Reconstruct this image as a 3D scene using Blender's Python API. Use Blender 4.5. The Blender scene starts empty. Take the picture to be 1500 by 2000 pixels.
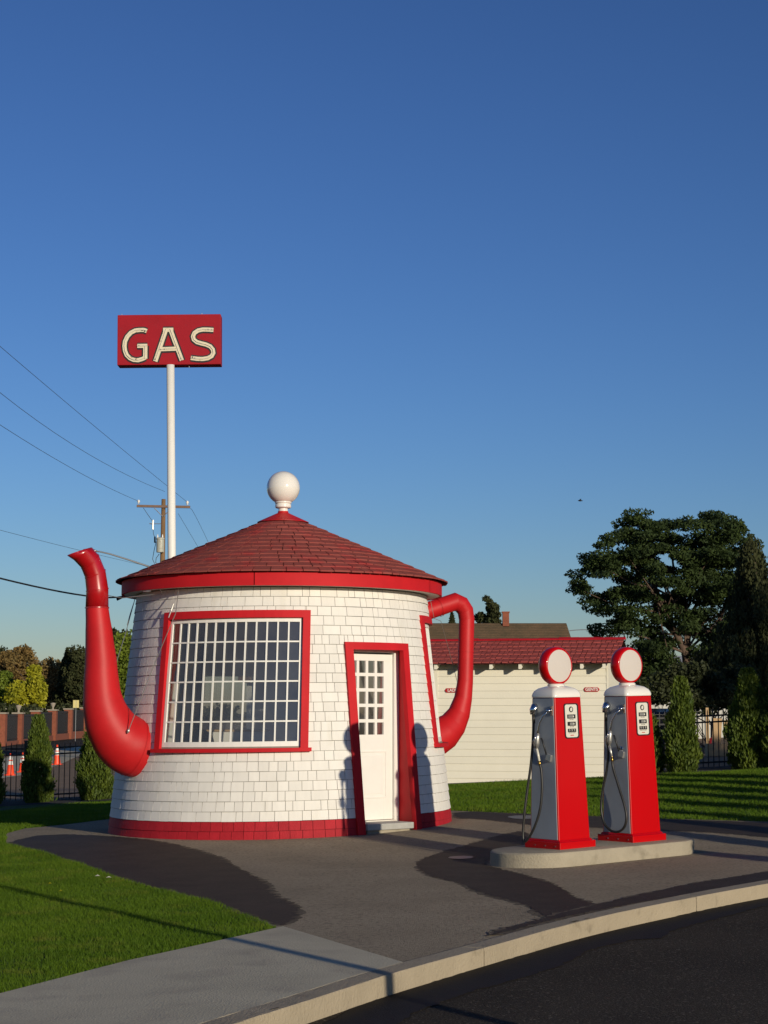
import bpy, bmesh, math, random
import numpy as np
from mathutils import Vector, Matrix
random.seed(7); RNG = np.random.default_rng(7)
R = math.radians
SC = bpy.context.scene
COL = SC.collection

# ---------------------------------------------------------------- camera, sky, sun
F = 3400.0; PITCH = math.atan(390 / F); CP, SP = math.cos(PITCH), math.sin(PITCH); EYE = 1.6
cam_d = bpy.data.cameras.new("camera"); cam = bpy.data.objects.new("camera", cam_d); COL.objects.link(cam)
cam_d.sensor_fit = 'VERTICAL'; cam_d.sensor_height = 36.0; cam_d.lens = 36.0 * F / 2000.0
cam_d.clip_start = 0.1; cam_d.clip_end = 3000
cam.location = (0, 0, EYE); cam.rotation_euler = (R(90) + PITCH, 0, 0)
SC.camera = cam
SUN_AZ, SUN_EL = 30.3, 11.0          # azimuth from -Y towards +X
world = bpy.data.worlds.new("World"); SC.world = world; world.use_nodes = True
wn = world.node_tree.nodes; wl = world.node_tree.links
sky = wn.new('ShaderNodeTexSky'); sky.sky_type = 'NISHITA'; sky.sun_disc = False
sky.sun_elevation = R(SUN_EL); sky.sun_rotation = R(180 - SUN_AZ)
sky.altitude = 1500; sky.air_density = 1.3; sky.dust_density = 0.5; sky.ozone_density = 4.4
wn['Background'].inputs['Strength'].default_value = 0.054
gam = wn.new('ShaderNodeGamma'); gam.inputs[1].default_value = 1.3
wl.new(sky.outputs[0], gam.inputs[0]); tnt = wn.new('ShaderNodeMix'); tnt.data_type = 'RGBA'; tnt.blend_type = 'MULTIPLY'; tnt.inputs[0].default_value = 1.0; tnt.inputs[7].default_value = (1.03, .94, 1.10, 1)
wl.new(gam.outputs[0], tnt.inputs[6]); wl.new(tnt.outputs[2], wn['Background'].inputs['Color'])
sun_d = bpy.data.lights.new("sun", 'SUN'); sun = bpy.data.objects.new("sun", sun_d); COL.objects.link(sun)
sun_d.energy = 3.8; sun_d.angle = R(0.53); sun_d.color = (1.0, 0.885, 0.70)
SUNV = Vector((math.sin(R(SUN_AZ)) * math.cos(R(SUN_EL)), -math.cos(R(SUN_AZ)) * math.cos(R(SUN_EL)), math.sin(R(SUN_EL))))
sun.rotation_euler = SUNV.to_track_quat('Z', 'Y').to_euler()
SC.view_settings.view_transform = 'Standard'; SC.view_settings.look = 'None'
SC.view_settings.exposure = 0.0; SC.view_settings.gamma = 1.0; SC.view_settings.use_curve_mapping = False
SC.render.engine = 'CYCLES'
SC.cycles.max_bounces = 8; SC.cycles.transparent_max_bounces = 16

# ---------------------------------------------------------------- helpers
def ss(t):
    t = min(1.0, max(0.0, t)); return t * t * (3 - 2 * t)
def terr(x, y):                      # height of the finished ground
    t = ss((y - 20) / 14)
    v = x * (.022 * (1 - t) + .05 * t)
    if x < 0: v += x * .03 * ss((y - 29) / 11)
    v = max(-.62, min(.75, v))
    return v + .1 * t - .08 * ss((24 - y) / 4.5)
def at(u, v, Y):                     # survey helper: photo ray at a distance Y
    a = (u - 750) / F; b = (1000 - v) / F
    dy = CP - b * SP; dz = SP + b * CP; t = Y / dy
    return Vector((a * t, Y, EYE + dz * t))
def gr(u, v, dz=0.0):                # survey helper: photo ray meets the ground
    Y = 20.0; a = (u - 750) / F; b = (1000 - v) / F
    dy = CP - b * SP; dz_ = SP + b * CP
    for i in range(80):
        p = at(u, v, Y); Yn = (terr(p.x, p.y) + dz - EYE) / dz_ * dy
        Y = .5 * Y + .5 * min(400, max(2, Yn))
    return at(u, v, Y)

def tag(o, label=None, cat=None, group=None, kind=None):
    if label: o['label'] = label
    if cat: o['category'] = cat
    if group: o['group'] = group
    if kind: o['kind'] = kind
    return o
def empty(name, loc=(0, 0, 0), rz=0.0, parent=None):
    o = bpy.data.objects.new(name, None); COL.objects.link(o)
    o.location = loc; o.rotation_euler = (0, 0, rz); o.empty_display_size = .2
    if parent: o.parent = parent
    return o
def copy_tree(o, parent=None):
    c = o.copy(); COL.objects.link(c)
    if parent: c.parent = parent
    for ch in list(o.children): copy_tree(ch, c)
    return c

class MB:
    def __init__(s): s.v = []; s.f = []; s.m = []
    def add(s, vs, fs, mi=0):
        n = len(s.v); s.v += [tuple(p) for p in vs]; s.f += [tuple(i + n for i in f) for f in fs]; s.m += [mi] * len(fs); return s
    def box(s, x0, x1, y0, y1, z0, z1, M=None, mi=0):
        vs = [Vector(p) for p in ((x0,y0,z0),(x1,y0,z0),(x1,y1,z0),(x0,y1,z0),(x0,y0,z1),(x1,y0,z1),(x1,y1,z1),(x0,y1,z1))]
        if M is not None: vs = [M @ p for p in vs]
        return s.add(vs, [(0,3,2,1),(4,5,6,7),(0,1,5,4),(1,2,6,5),(2,3,7,6),(3,0,4,7)], mi)
    def hexa(s, vs, mi=0):           # 8 corners: bottom 4, top 4
        return s.add(vs, [(0,3,2,1),(4,5,6,7),(0,1,5,4),(1,2,6,5),(2,3,7,6),(3,0,4,7)], mi)
    def tube(s, pts, rad, seg=10, caps=True, mi=0, scale2=1.0):
        pts = [Vector(p) for p in pts]; n = len(pts)
        if not hasattr(rad, '__len__'): rad = [rad] * n
        vs = []; prev = None
        for i, p in enumerate(pts):
            if i == 0: t = pts[1] - p
            elif i == n - 1: t = p - pts[i-1]
            else: t = (pts[i+1] - p).normalized() + (p - pts[i-1]).normalized()
            t.normalize()
            if prev is None:
                a = Vector((0,0,1)) if abs(t.z) < .9 else Vector((1,0,0))
                u = t.cross(a).normalized()
            else:
                u = (prev - t * prev.dot(t)).normalized()
            prev = u; w = t.cross(u)
            for k in range(seg):
                an = 2 * math.pi * k / seg
                vs.append(p + (u * math.cos(an) + w * math.sin(an) * scale2) * rad[i])
        fs = []
        for i in range(n - 1):
            for k in range(seg):
                a = i * seg + k; b = i * seg + (k + 1) % seg
                fs.append((a, b, b + seg, a + seg))
        if caps: fs += [tuple(range(seg - 1, -1, -1)), tuple((n-1)*seg + k for k in range(seg))]
        return s.add(vs, fs, mi)
    def lathe(s, prof, seg=32, M=None, mi=0, a0=0, a1=2 * math.pi):      # prof: (r, z)
        vs = []; full = abs(a1 - a0 - 2 * math.pi) < 1e-6; m = seg if full else seg + 1
        for r, z in prof:
            for k in range(m):
                an = a0 + (a1 - a0) * k / seg
                p = Vector((r * math.sin(an), -r * math.cos(an), z)); vs.append(M @ p if M is not None else p)
        fs = []
        for i in range(len(prof) - 1):
            for k in range(seg):
                a = i * m + k; b = i * m + (k + 1) % m
                fs.append((a, b, b + m, a + m))
        return s.add(vs, fs, mi)
    def build(s, name, mat, parent=None, smooth=False, bevel=0.0, auto=None):
        me = bpy.data.meshes.new(name); me.from_pydata(s.v, [], s.f)
        mats = mat if isinstance(mat, (list, tuple)) else [mat]
        for m in mats: me.materials.append(m)
        if len(mats) > 1: me.polygons.foreach_set('material_index', s.m)
        me.update()
        if smooth: me.polygons.foreach_set('use_smooth', [True] * len(me.polygons))
        if auto is not None:
            me.polygons.foreach_set('use_smooth', [True] * len(me.polygons))
            bm = bmesh.new(); bm.from_mesh(me)
            for e in bm.edges:
                e.smooth = not (len(e.link_faces) != 2 or e.calc_face_angle(0) > R(auto))
            bm.to_mesh(me); bm.free()
        o = bpy.data.objects.new(name, me); COL.objects.link(o)
        if parent: o.parent = parent
        if bevel:
            b = o.modifiers.new('bevel', 'BEVEL'); b.width = bevel; b.segments = 2; b.limit_method = 'ANGLE'; b.angle_limit = R(40)
        return o
def np_mesh(name, V, nper, mat, parent=None):     # V: (N*nper,3), faces of nper consecutive vertices
    me = bpy.data.meshes.new(name); V = np.asarray(V, dtype=np.float32).reshape(-1, 3); n = len(V); nf = n // nper
    me.vertices.add(n); me.vertices.foreach_set('co', V.ravel())
    me.loops.add(n); me.loops.foreach_set('vertex_index', np.arange(n, dtype=np.int32))
    me.polygons.add(nf); me.polygons.foreach_set('loop_start', np.arange(0, n, nper, dtype=np.int32))
    me.update(calc_edges=True)
    me.materials.append(mat)
    o = bpy.data.objects.new(name, me); COL.objects.link(o)
    if parent: o.parent = parent
    return o

# ---------------------------------------------------------------- materials
def mat(name, col, rough=.6, var=0.0, vscale=6.0, col2=None, bump=0.0, bscale=40.0, metal=0.0, coat=0.0, spec=.5, transl=0.0, obj_rand=0.0, detail=4, stretch=None, mscale=None, mcol=None, mlo=.5, mhi=.62):
    m = bpy.data.materials.new(name); m.use_nodes = True; nt = m.node_tree; N = nt.nodes; L = nt.links
    b = N['Principled BSDF']; b.inputs['Roughness'].default_value = rough; b.inputs['Metallic'].default_value = metal
    b.inputs['Specular IOR Level'].default_value = spec
    if coat: b.inputs['Coat Weight'].default_value = coat; b.inputs['Coat Roughness'].default_value = .08
    c1 = (*col, 1); b.inputs['Base Color'].default_value = c1
    tc = N.new('ShaderNodeTexCoord'); mp = N.new('ShaderNodeMapping'); L.new(tc.outputs['Object'], mp.inputs[0])
    if stretch: mp.inputs['Scale'].default_value = stretch
    last = None
    if var or col2:
        no = N.new('ShaderNodeTexNoise'); no.inputs['Scale'].default_value = vscale; no.inputs['Detail'].default_value = detail
        no.inputs['Roughness'].default_value = .65
        L.new(mp.outputs[0], no.inputs['Vector'])
        rp = N.new('ShaderNodeMapRange'); rp.inputs[1].default_value = .32; rp.inputs[2].default_value = .68
        L.new(no.outputs['Fac'], rp.inputs[0])
        mx = N.new('ShaderNodeMix'); mx.data_type = 'RGBA'
        c2 = (*col2, 1) if col2 else (*[c * (1 - var) for c in col], 1)
        mx.inputs[6].default_value = c1; mx.inputs[7].default_value = c2
        L.new(rp.outputs[0], mx.inputs[0]); last = mx.outputs[2]
    if mcol:
        no2 = N.new('ShaderNodeTexNoise'); no2.inputs['Scale'].default_value = mscale; no2.inputs['Detail'].default_value = 6
        L.new(mp.outputs[0], no2.inputs['Vector'])
        r2 = N.new('ShaderNodeMapRange'); r2.inputs[1].default_value = mlo; r2.inputs[2].default_value = mhi
        L.new(no2.outputs['Fac'], r2.inputs[0])
        m2 = N.new('ShaderNodeMix'); m2.data_type = 'RGBA'; m2.inputs[7].default_value = (*mcol, 1)
        if last: L.new(last, m2.inputs[6])
        else: m2.inputs[6].default_value = c1
        L.new(r2.outputs[0], m2.inputs[0]); last = m2.outputs[2]
    if obj_rand:
        oi = N.new('ShaderNodeObjectInfo'); mr = N.new('ShaderNodeMapRange')
        mr.inputs[3].default_value = 1 - obj_rand; mr.inputs[4].default_value = 1 + obj_rand * .4
        L.new(oi.outputs['Random'], mr.inputs[0])
        vm = N.new('ShaderNodeVectorMath'); vm.operation = 'SCALE'
        if last: L.new(last, vm.inputs[0])
        else: vm.inputs[0].default_value = col
        L.new(mr.outputs[0], vm.inputs['Scale']); last = vm.outputs[0]
    if last: L.new(last, b.inputs['Base Color'])
    if bump:
        nb = N.new('ShaderNodeTexNoise'); nb.inputs['Scale'].default_value = bscale; nb.inputs['Detail'].default_value = 5
        L.new(mp.outputs[0], nb.inputs['Vector'])
        bp = N.new('ShaderNodeBump'); bp.inputs['Strength'].default_value = bump; bp.inputs['Distance'].default_value = .02
        L.new(nb.outputs['Fac'], bp.inputs['Height']); L.new(bp.outputs[0], b.inputs['Normal'])
    if transl:
        tr = N.new('ShaderNodeBsdfTranslucent'); mxs = N.new('ShaderNodeMixShader'); mxs.inputs[0].default_value = transl
        if last: L.new(last, tr.inputs[0])
        else: tr.inputs[0].default_value = c1
        L.new(b.outputs[0], mxs.inputs[1]); L.new(tr.outputs[0], mxs.inputs[2]); L.new(mxs.outputs[0], N['Material Output'].inputs[0])
    return m
def glass_mat(name, tint=.75, rough=.02):
    m = bpy.data.materials.new(name); m.use_nodes = True; N = m.node_tree.nodes; L = m.node_tree.links
    N.remove(N['Principled BSDF'])
    tr = N.new('ShaderNodeBsdfTransparent'); tr.inputs[0].default_value = (tint, tint * 1.01, tint * .99, 1)
    gl = N.new('ShaderNodeBsdfGlossy'); gl.inputs['Roughness'].default_value = rough
    fr = N.new('ShaderNodeFresnel'); fr.inputs[0].default_value = 1.5
    ma = N.new('ShaderNodeMath'); ma.operation = 'MULTIPLY_ADD'; ma.inputs[1].default_value = 1.4; ma.inputs[2].default_value = .06
    mx = N.new('ShaderNodeMixShader'); L.new(fr.outputs[0], ma.inputs[0]); L.new(ma.outputs[0], mx.inputs[0])
    L.new(tr.outputs[0], mx.inputs[1]); L.new(gl.outputs[0], mx.inputs[2])
    df = N.new('ShaderNodeBsdfDiffuse'); df.inputs[0].default_value = (.75, .72, .66, 1); m2 = N.new('ShaderNodeMixShader')
    no = N.new('ShaderNodeTexNoise'); no.inputs['Scale'].default_value = 2.5; tc = N.new('ShaderNodeTexCoord'); L.new(tc.outputs['Object'], no.inputs['Vector'])
    mr = N.new('ShaderNodeMapRange'); mr.inputs[3].default_value = .02; mr.inputs[4].default_value = .085; L.new(no.outputs['Fac'], mr.inputs[0]); L.new(mr.outputs[0], m2.inputs[0])
    L.new(mx.outputs[0], m2.inputs[1]); L.new(df.outputs[0], m2.inputs[2]); L.new(m2.outputs[0], N['Material Output'].inputs[0])
    return m
M = {}
M['white_shingle'] = mat('white_shingle', (.81, .785, .72), .7, var=.06, vscale=2.2, bump=.25, bscale=60, obj_rand=.065, stretch=(5, 5, 1), spec=.15, mcol=(.68, .65, .56), mscale=.9, mlo=.62, mhi=.88)
M['white_core'] = mat('white_core', (.24, .22, .18), .9)
M['white_paint'] = mat('white_paint', (.80, .79, .73), .45, var=.04, vscale=5, spec=.3)
M['red_core'] = mat('red_core', (.12, .006, .01), .9)
M['white_gloss'] = mat('white_gloss', (.80, .77, .70), .12, coat=.5)
M['cream_siding'] = mat('cream_siding', (.82, .78, .64), .6, var=.05, vscale=2, obj_rand=.03, bump=.1, bscale=30, spec=.2)
M['red_paint'] = mat('red_paint', (.56, .014, .020), .65, var=.14, vscale=3, bump=.05, bscale=60, spec=.2)
M['red_shingle'] = mat('red_shingle', (.44, .018, .028), .65, var=.2, vscale=5, obj_rand=.12, bump=.3, bscale=60, spec=.2)
M['red_metal'] = mat('red_metal', (.52, .012, .015), .5, var=.16, vscale=2.5, bump=.10, bscale=6, spec=.3)
M['red_gloss'] = mat('red_gloss', (.42, .006, .010), .26, coat=.6, var=.12, vscale=3)
M['red_gloss'].node_tree.nodes['Principled BSDF'].inputs['Coat Roughness'].default_value = .2
M['pump_red'] = mat('pump_red', (.50, .0010, .003), .30, coat=.25, var=.05, vscale=2, bump=.02, bscale=4, spec=.25)
M['roof_shingle'] = mat('roof_shingle', (.31, .082, .068), .95, var=.14, vscale=9, obj_rand=.10, bump=.4, bscale=70, mcol=(.38, .045, .045), mscale=3.2, mlo=.5, mhi=.8, spec=.04)
M['roof_under'] = mat('roof_under', (.07, .008, .010), .9)
M['shed_roof'] = mat('shed_roof', (.40, .092, .080), .95, var=.14, vscale=9, obj_rand=.10, bump=.4, bscale=60, spec=.04)
M['soffit'] = mat('soffit', (.72, .69, .60), .8)
M['plaster'] = mat('plaster', (.74, .72, .66), .9, var=.1)
M['floor_wood'] = mat('floor_wood', (.30, .26, .20), .6, var=.2, vscale=8, stretch=(1, 8, 1))
M['glass'] = glass_mat('glass', .8)
M['grey_metal'] = mat('grey_metal', (.31, .34, .37), .4, var=.12, vscale=3, bump=.03, bscale=8)
M['chrome'] = mat('chrome', (.75, .74, .70), .12, metal=1.0)
M['galv'] = mat('galv', (.55, .54, .50), .4, metal=.8)
M['brass'] = mat('brass', (.70, .45, .10), .25, metal=1.0)
M['black_rubber'] = mat('black_rubber', (.018, .017, .015), .45)
M['black_paint'] = mat('black_paint', (.012, .012, .014), .45)
M['black_iron'] = mat('black_iron', (.012, .012, .014), .4)
M['dial_cream'] = mat('dial_cream', (.66, .64, .54), .3, coat=.4)
M['globe_lens'] = mat('globe_lens', (.61, .555, .50), .4, coat=.2, var=.05, vscale=4)
M['counter_grey'] = mat('counter_grey', (.22, .22, .2), .4)
M['asphalt'] = mat('asphalt', (.41, .34, .24), .95, var=.24, vscale=.8, bump=.9, bscale=90, detail=9, mcol=(.22, .18, .13), mscale=30, mlo=.5, mhi=.68, spec=.05)
M['asphalt_dark'] = mat('asphalt_dark', (.070, .054, .040), .75, var=.3, vscale=3, bump=.35, bscale=90, mcol=(.10, .08, .058), mscale=30, mlo=.58, mhi=.72, spec=.12)
M['puddle'] = mat('puddle', (.05, .042, .034), .42, bump=.25, bscale=9, spec=.45)
M['road'] = mat('road', (.062, .052, .040), .95, col2=(.040, .034, .027), vscale=.7, bump=1.0, bscale=70, detail=9, mcol=(.17, .145, .11), mscale=42, mlo=.58, mhi=.70, spec=.08)
M['road_wet'] = mat('road_wet', (.014, .012, .010), .7, var=.3, vscale=3, bump=.35, bscale=90, spec=.15)
M['concrete'] = mat('concrete', (.62, .55, .385), .9, var=.16, vscale=1.2, bump=.35, bscale=70, detail=8, mcol=(.46, .40, .29), mscale=3, mlo=.5, mhi=.75, spec=.1)
M['kerb'] = mat('kerb', (.40, .335, .235), .85, var=.18, vscale=2.5, bump=.5, bscale=50, detail=8, mcol=(.24, .20, .14), mscale=5, mlo=.6, mhi=.75, spec=.15)
M['island'] = mat('island', (.38, .335, .25), .85, var=.16, vscale=3, bump=.45, bscale=50, mcol=(.25, .22, .16), mscale=5, mlo=.58, mhi=.75, spec=.15)
M['chip'] = mat('chip', (.17, .14, .10), .95, var=.5, vscale=30, bump=1, bscale=40)
M['step_slab'] = mat('step_slab', (.45, .44, .40), .8, var=.2, vscale=8, bump=.3)
M['soil'] = mat('soil', (.33, .235, .15), .95, var=.30, vscale=2.5, bump=.8, bscale=14, detail=8, spec=.1)
M['mulch'] = mat('mulch', (.035, .025, .018), .95, var=.5, vscale=10, bump=1.0, bscale=20)
M['lawn_soil'] = mat('lawn_soil', (.050, .085, .012), .95, var=.45, vscale=2.2, bump=1.0, bscale=45, detail=9, col2=(.028, .055, .008))
M['grass'] = mat('grass', (.13, .215, .012), .6, col2=(.075, .145, .008), vscale=.9, transl=.35, detail=6, spec=.2, mcol=(.20, .22, .03), mscale=3.5, mlo=.55, mhi=.8)
M['grass_dry'] = mat('grass_dry', (.25, .24, .09), .8, transl=.2)
M['thuja'] = mat('thuja', (.13, .175, .012), .7, col2=(.05, .09, .008), vscale=4, transl=.3)
M['bark'] = mat('bark', (.13, .085, .06), .9, var=.4, vscale=8, bump=.8, bscale=15)
M['leaf_dark'] = mat('leaf_dark', (.058, .088, .020), .7, col2=(.024, .042, .016), vscale=1.6, transl=.25, spec=.2)
M['leaf_conifer'] = mat('leaf_conifer', (.050, .062, .022), .8, col2=(.048, .050, .018), vscale=1.2, transl=.15, spec=.2)
M['leaf_olive'] = mat('leaf_olive', (.050, .060, .014), .7, col2=(.026, .036, .010), vscale=1.0, transl=.2)
M['leaf_yellow'] = mat('leaf_yellow', (.50, .46, .015), .7, col2=(.26, .28, .015), vscale=.5, transl=.35)
M['leaf_green'] = mat('leaf_green', (.20, .26, .015), .7, col2=(.08, .13, .012), vscale=.5, transl=.3)
M['leaf_brown'] = mat('leaf_brown', (.24, .145, .040), .8, col2=(.13, .10, .03), vscale=.5, transl=.2)
M['brick'] = mat('brick', (.28, .085, .045), .9, var=.3, vscale=6, obj_rand=.15)
M['old_roof'] = mat('old_roof', (.17, .11, .065), .95, col2=(.095, .075, .045), vscale=1.6, bump=1, bscale=12, detail=8, spec=.1)
M['metal_wall'] = mat('metal_wall', (.50, .50, .46), .5, var=.1, vscale=1)
M['cone_orange'] = mat('cone_orange', (.85, .07, .015), .45)
M['cone_white'] = mat('cone_white', (.8, .78, .72), .4)
M['pole_wood'] = mat('pole_wood', (.26, .15, .065), .85, var=.35, vscale=6, stretch=(6, 6, .6), bump=.4)
M['arm_wood'] = mat('arm_wood', (.22, .14, .10), .85, var=.3, vscale=5)
M['transformer'] = mat('transformer', (.42, .43, .36), .45, mcol=(.20, .14, .08), mscale=6, mlo=.58, mhi=.7)
M['wire'] = mat('wire', (.05, .055, .06), .6)
M['cable_black'] = mat('cable_black', (.012, .014, .016), .5)
M['sign_red'] = mat('sign_red', (.35, .008, .018), .6, var=.15, vscale=2.5, mcol=(.27, .015, .025), mscale=9, mlo=.6, mhi=.75, spec=.2)
M['sign_letter'] = mat('sign_letter', (.72, .64, .46), .5, var=.1, vscale=12, mcol=(.38, .26, .14), mscale=14, mlo=.62, mhi=.72)
M['tan_wood'] = mat('tan_wood', (.50, .33, .16), .7, var=.2)
M['red_plain'] = mat('red_plain', (.45, .02, .02), .5)
M['yellow_sign'] = mat('yellow_sign', (.65, .56, .22), .5)
M['pillar_cap'] = mat('pillar_cap', (.30, .26, .20), .9)
M['asphalt_mid'] = mat('asphalt_mid', (.20, .165, .12), .9, var=.3, vscale=5, bump=.6, bscale=90, mcol=(.12, .10, .075), mscale=26, mlo=.48, mhi=.66, spec=.06)
M['car_dark'] = mat('car_dark', (.012, .014, .02), .2, coat=.8)

# ---------------------------------------------------------------- ground sheets
def densify(pts, step=.25, jitter=0.0, closed=True):
    out = []; n = len(pts)
    for i in range(n if closed else n - 1):
        a = Vector(pts[i][:2]); b = Vector(pts[(i+1) % n][:2]); d = (b - a).length; k = max(1, int(d / step))
        for j in range(k):
            p = a.lerp(b, j / k)
            if jitter:
                nrm = Vector((-(b-a).y, (b-a).x)).normalized(); p = p + nrm * random.gauss(0, jitter)
            out.append(p)
    if not closed: out.append(Vector(pts[-1][:2]))
    return out
def smooth_poly(pts, it=2, closed=True):
    pts = [Vector(p[:2]) for p in pts]
    for _ in range(it):
        out = []; n = len(pts); rng = range(n if closed else n - 1)
        if not closed: out.append(pts[0])
        for i in rng:
            a, b = pts[i], pts[(i+1) % n]; out += [a.lerp(b, .25), a.lerp(b, .75)]
        if not closed: out.append(pts[-1])
        pts = out
    return pts
def sheet(name, pts, dz, m, cell=1.0, parent=None, thick=0.0):
    bm = bmesh.new()
    vs = [bm.verts.new((p[0], p[1], 0)) for p in pts]
    es = [bm.edges.new((vs[i], vs[(i+1) % len(vs)])) for i in range(len(vs))]
    bmesh.ops.triangle_fill(bm, use_beauty=True, use_dissolve=False, edges=es)
    xs = [p[0] for p in pts]; ys = [p[1] for p in pts]
    def cuts(lo, hi, st):
        k = math.ceil(lo / st); 
        while k * st < hi: yield k * st; k += 1
    for x in cuts(min(xs), max(xs), cell * 3):
        bmesh.ops.bisect_plane(bm, geom=bm.verts[:] + bm.edges[:] + bm.faces[:], plane_co=(x, 0, 0), plane_no=(1, 0, 0))
    for y in cuts(min(ys), max(ys), cell):
        bmesh.ops.bisect_plane(bm, geom=bm.verts[:] + bm.edges[:] + bm.faces[:], plane_co=(0, y, 0), plane_no=(0, 1, 0))
    for v in bm.verts: v.co.z = terr(v.co.x, v.co.y) + dz
    bmesh.ops.recalc_face_normals(bm, faces=bm.faces[:])
    for f in bm.faces:
        if f.normal.z < 0: f.normal_flip()
    if thick:
        ex = bmesh.ops.extrude_edge_only(bm, edges=[e for e in bm.edges if e.is_boundary])
        for v in ex['geom']:
            if isinstance(v, bmesh.types.BMVert): v.co.z -= thick
    me = bpy.data.meshes.new(name); bm.to_mesh(me); bm.free(); me.materials.append(m)
    o = bpy.data.objects.new(name, me); COL.objects.link(o)
    if parent: o.parent = parent
    return o
def S(o): return tag(o, kind='structure')

# kerb line (top front edge), from the road side, left-near to right-far
kf = [gr(340, 2041), gr(469, 2000), gr(640, 1946), gr(769, 1903), gr(951, 1854), gr(1132, 1801), gr(1353, 1755), gr(1500, 1728)]
kf = [Vector(p[:2]) for p in kf]
d0 = (kf[0] - kf[1]).normalized(); d1 = (kf[-1] - kf[-2]).normalized()
front = [kf[0] + d0 * 14] + kf + [kf[-1] + d1 * 3 + Vector((.15, .0)), kf[-1] + d1 * 12 + Vector((3, -1.2))]
front = smooth_poly(front, 3, closed=False)
def offset_line(pts, d):             # to the left of travel direction
    out = []
    for i, p in enumerate(pts):
        a = pts[max(0, i-1)]; b = pts[min(len(pts)-1, i+1)]; t = (b - a).normalized()
        out.append(p + Vector((-t.y, t.x)) * d)
    return out
KW = .17
back = offset_line(front, KW)

# big ground: one sheet to the horizon, lowered beneath the near paving
def gz(x, y):
    drop = .30 * (1 - ss((y - 27) / 4))
    return terr(x, y) - drop - .004
xs = list(np.linspace(-900, -60, 12)) + list(np.arange(-50, 50.1, 1.5)) + list(np.linspace(60, 900, 12))
ys = list(np.linspace(-300, -10, 6)) + list(np.arange(-8, 60, 1.0)) + list(np.arange(60, 200, 6)) + list(np.linspace(220, 1600, 10))
g = MB(); g.v = [(x, y, gz(x, y)) for y in ys for x in xs]
nx = len(xs); g.f = [(j*nx+i, j*nx+i+1, (j+1)*nx+i+1, (j+1)*nx+i) for j in range(len(ys)-1) for i in range(nx-1)]; g.m = [0]*len(g.f)
S(g.build('ground', M['soil'], smooth=True))

# lawns
gb = [gr(540, 1813), gr(427, 1766), gr(245, 1721), gr(160, 1689), gr(80, 1665), gr(11, 1648)]
sw_edge = [gr(540, 1813), gr(250, 1880), gr(0, 1945)]
dsw = (Vector(sw_edge[2][:2]) - Vector(sw_edge[1][:2])).normalized()
sw_far = Vector(sw_edge[2][:2]) + dsw * 12
tip = [gr(6, 1640), gr(14, 1628), gr(48, 1619), gr(120, 1612), gr(218, 1600)]
front_lawn = [Vector(p[:2]) for p in [sw_edge[0], *gb[1:]]] + [Vector(tip[0][:2]), Vector(tip[1][:2]), Vector((-6.2, 24.0)), Vector((-14, 24.0)), Vector((-14, 2)), sw_far] + [Vector(sw_edge[2][:2]), Vector(sw_edge[1][:2])]
S(sheet('front_lawn', front_lawn, 0.0, M['lawn_soil']))
back_lawn = [Vector((-14, 24.0)), Vector((-6.2, 24.0)), Vector((-6.2, 22.5)), Vector((12, 22.5)), Vector((12, 34.6)), Vector((1, 34.6)), Vector((0, 39.3)), Vector((-14, 39.3))]
S(sheet('back_lawn', back_lawn, -.003, M['lawn_soil']))
# planting bed strip along the fence
S(sheet('planting_bed', [Vector((-14, 39.35)), Vector((0, 39.35)), Vector((1, 34.65)), Vector((12, 34.65)), Vector((12, 37.2)), Vector((1.5, 37.2)), Vector((1, 42.8)), Vector((-14, 42.8))], -.001, M['mulch']))

# forecourt
fc = [Vector(p[:2]) for p in gb] + [Vector(p[:2]) for p in tip[1:]] + [Vector((-3.9, 28.6)), Vector((-1, 29.0)), Vector(gr(880, 1584)[:2]), Vector(gr(1020, 1590)[:2]), Vector(gr(1290, 1600)[:2]), Vector(gr(1500, 1606)[:2]), Vector((9, 24.2)), Vector((12, 23.6)), Vector((14, 15))]
bk = [p for p in back if p.y > Vector(gr(774, 1886)[:2]).y - .9]
fcp = densify(fc, .2, .006, closed=False) + [Vector(p) for p in reversed(bk)]
S(sheet('forecourt', fcp, .006, M['asphalt']))
# pavement: between lawn and kerb
bk2 = [p for p in back if p.y <= Vector(gr(774, 1886)[:2]).y + .12]
sw = [Vector(gr(553, 1813)[:2]), Vector(sw_edge[1][:2]), Vector(sw_edge[2][:2]), sw_far] + bk2
S(sheet('pavement', sw, .016, M['concrete'], thick=.02))
# road
rd = [p for p in front] + [Vector((40, 6)), Vector((40, -30)), Vector((-30, -30))]
S(sheet('road', rd, -.118, M['road'], cell=2.0))
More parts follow.
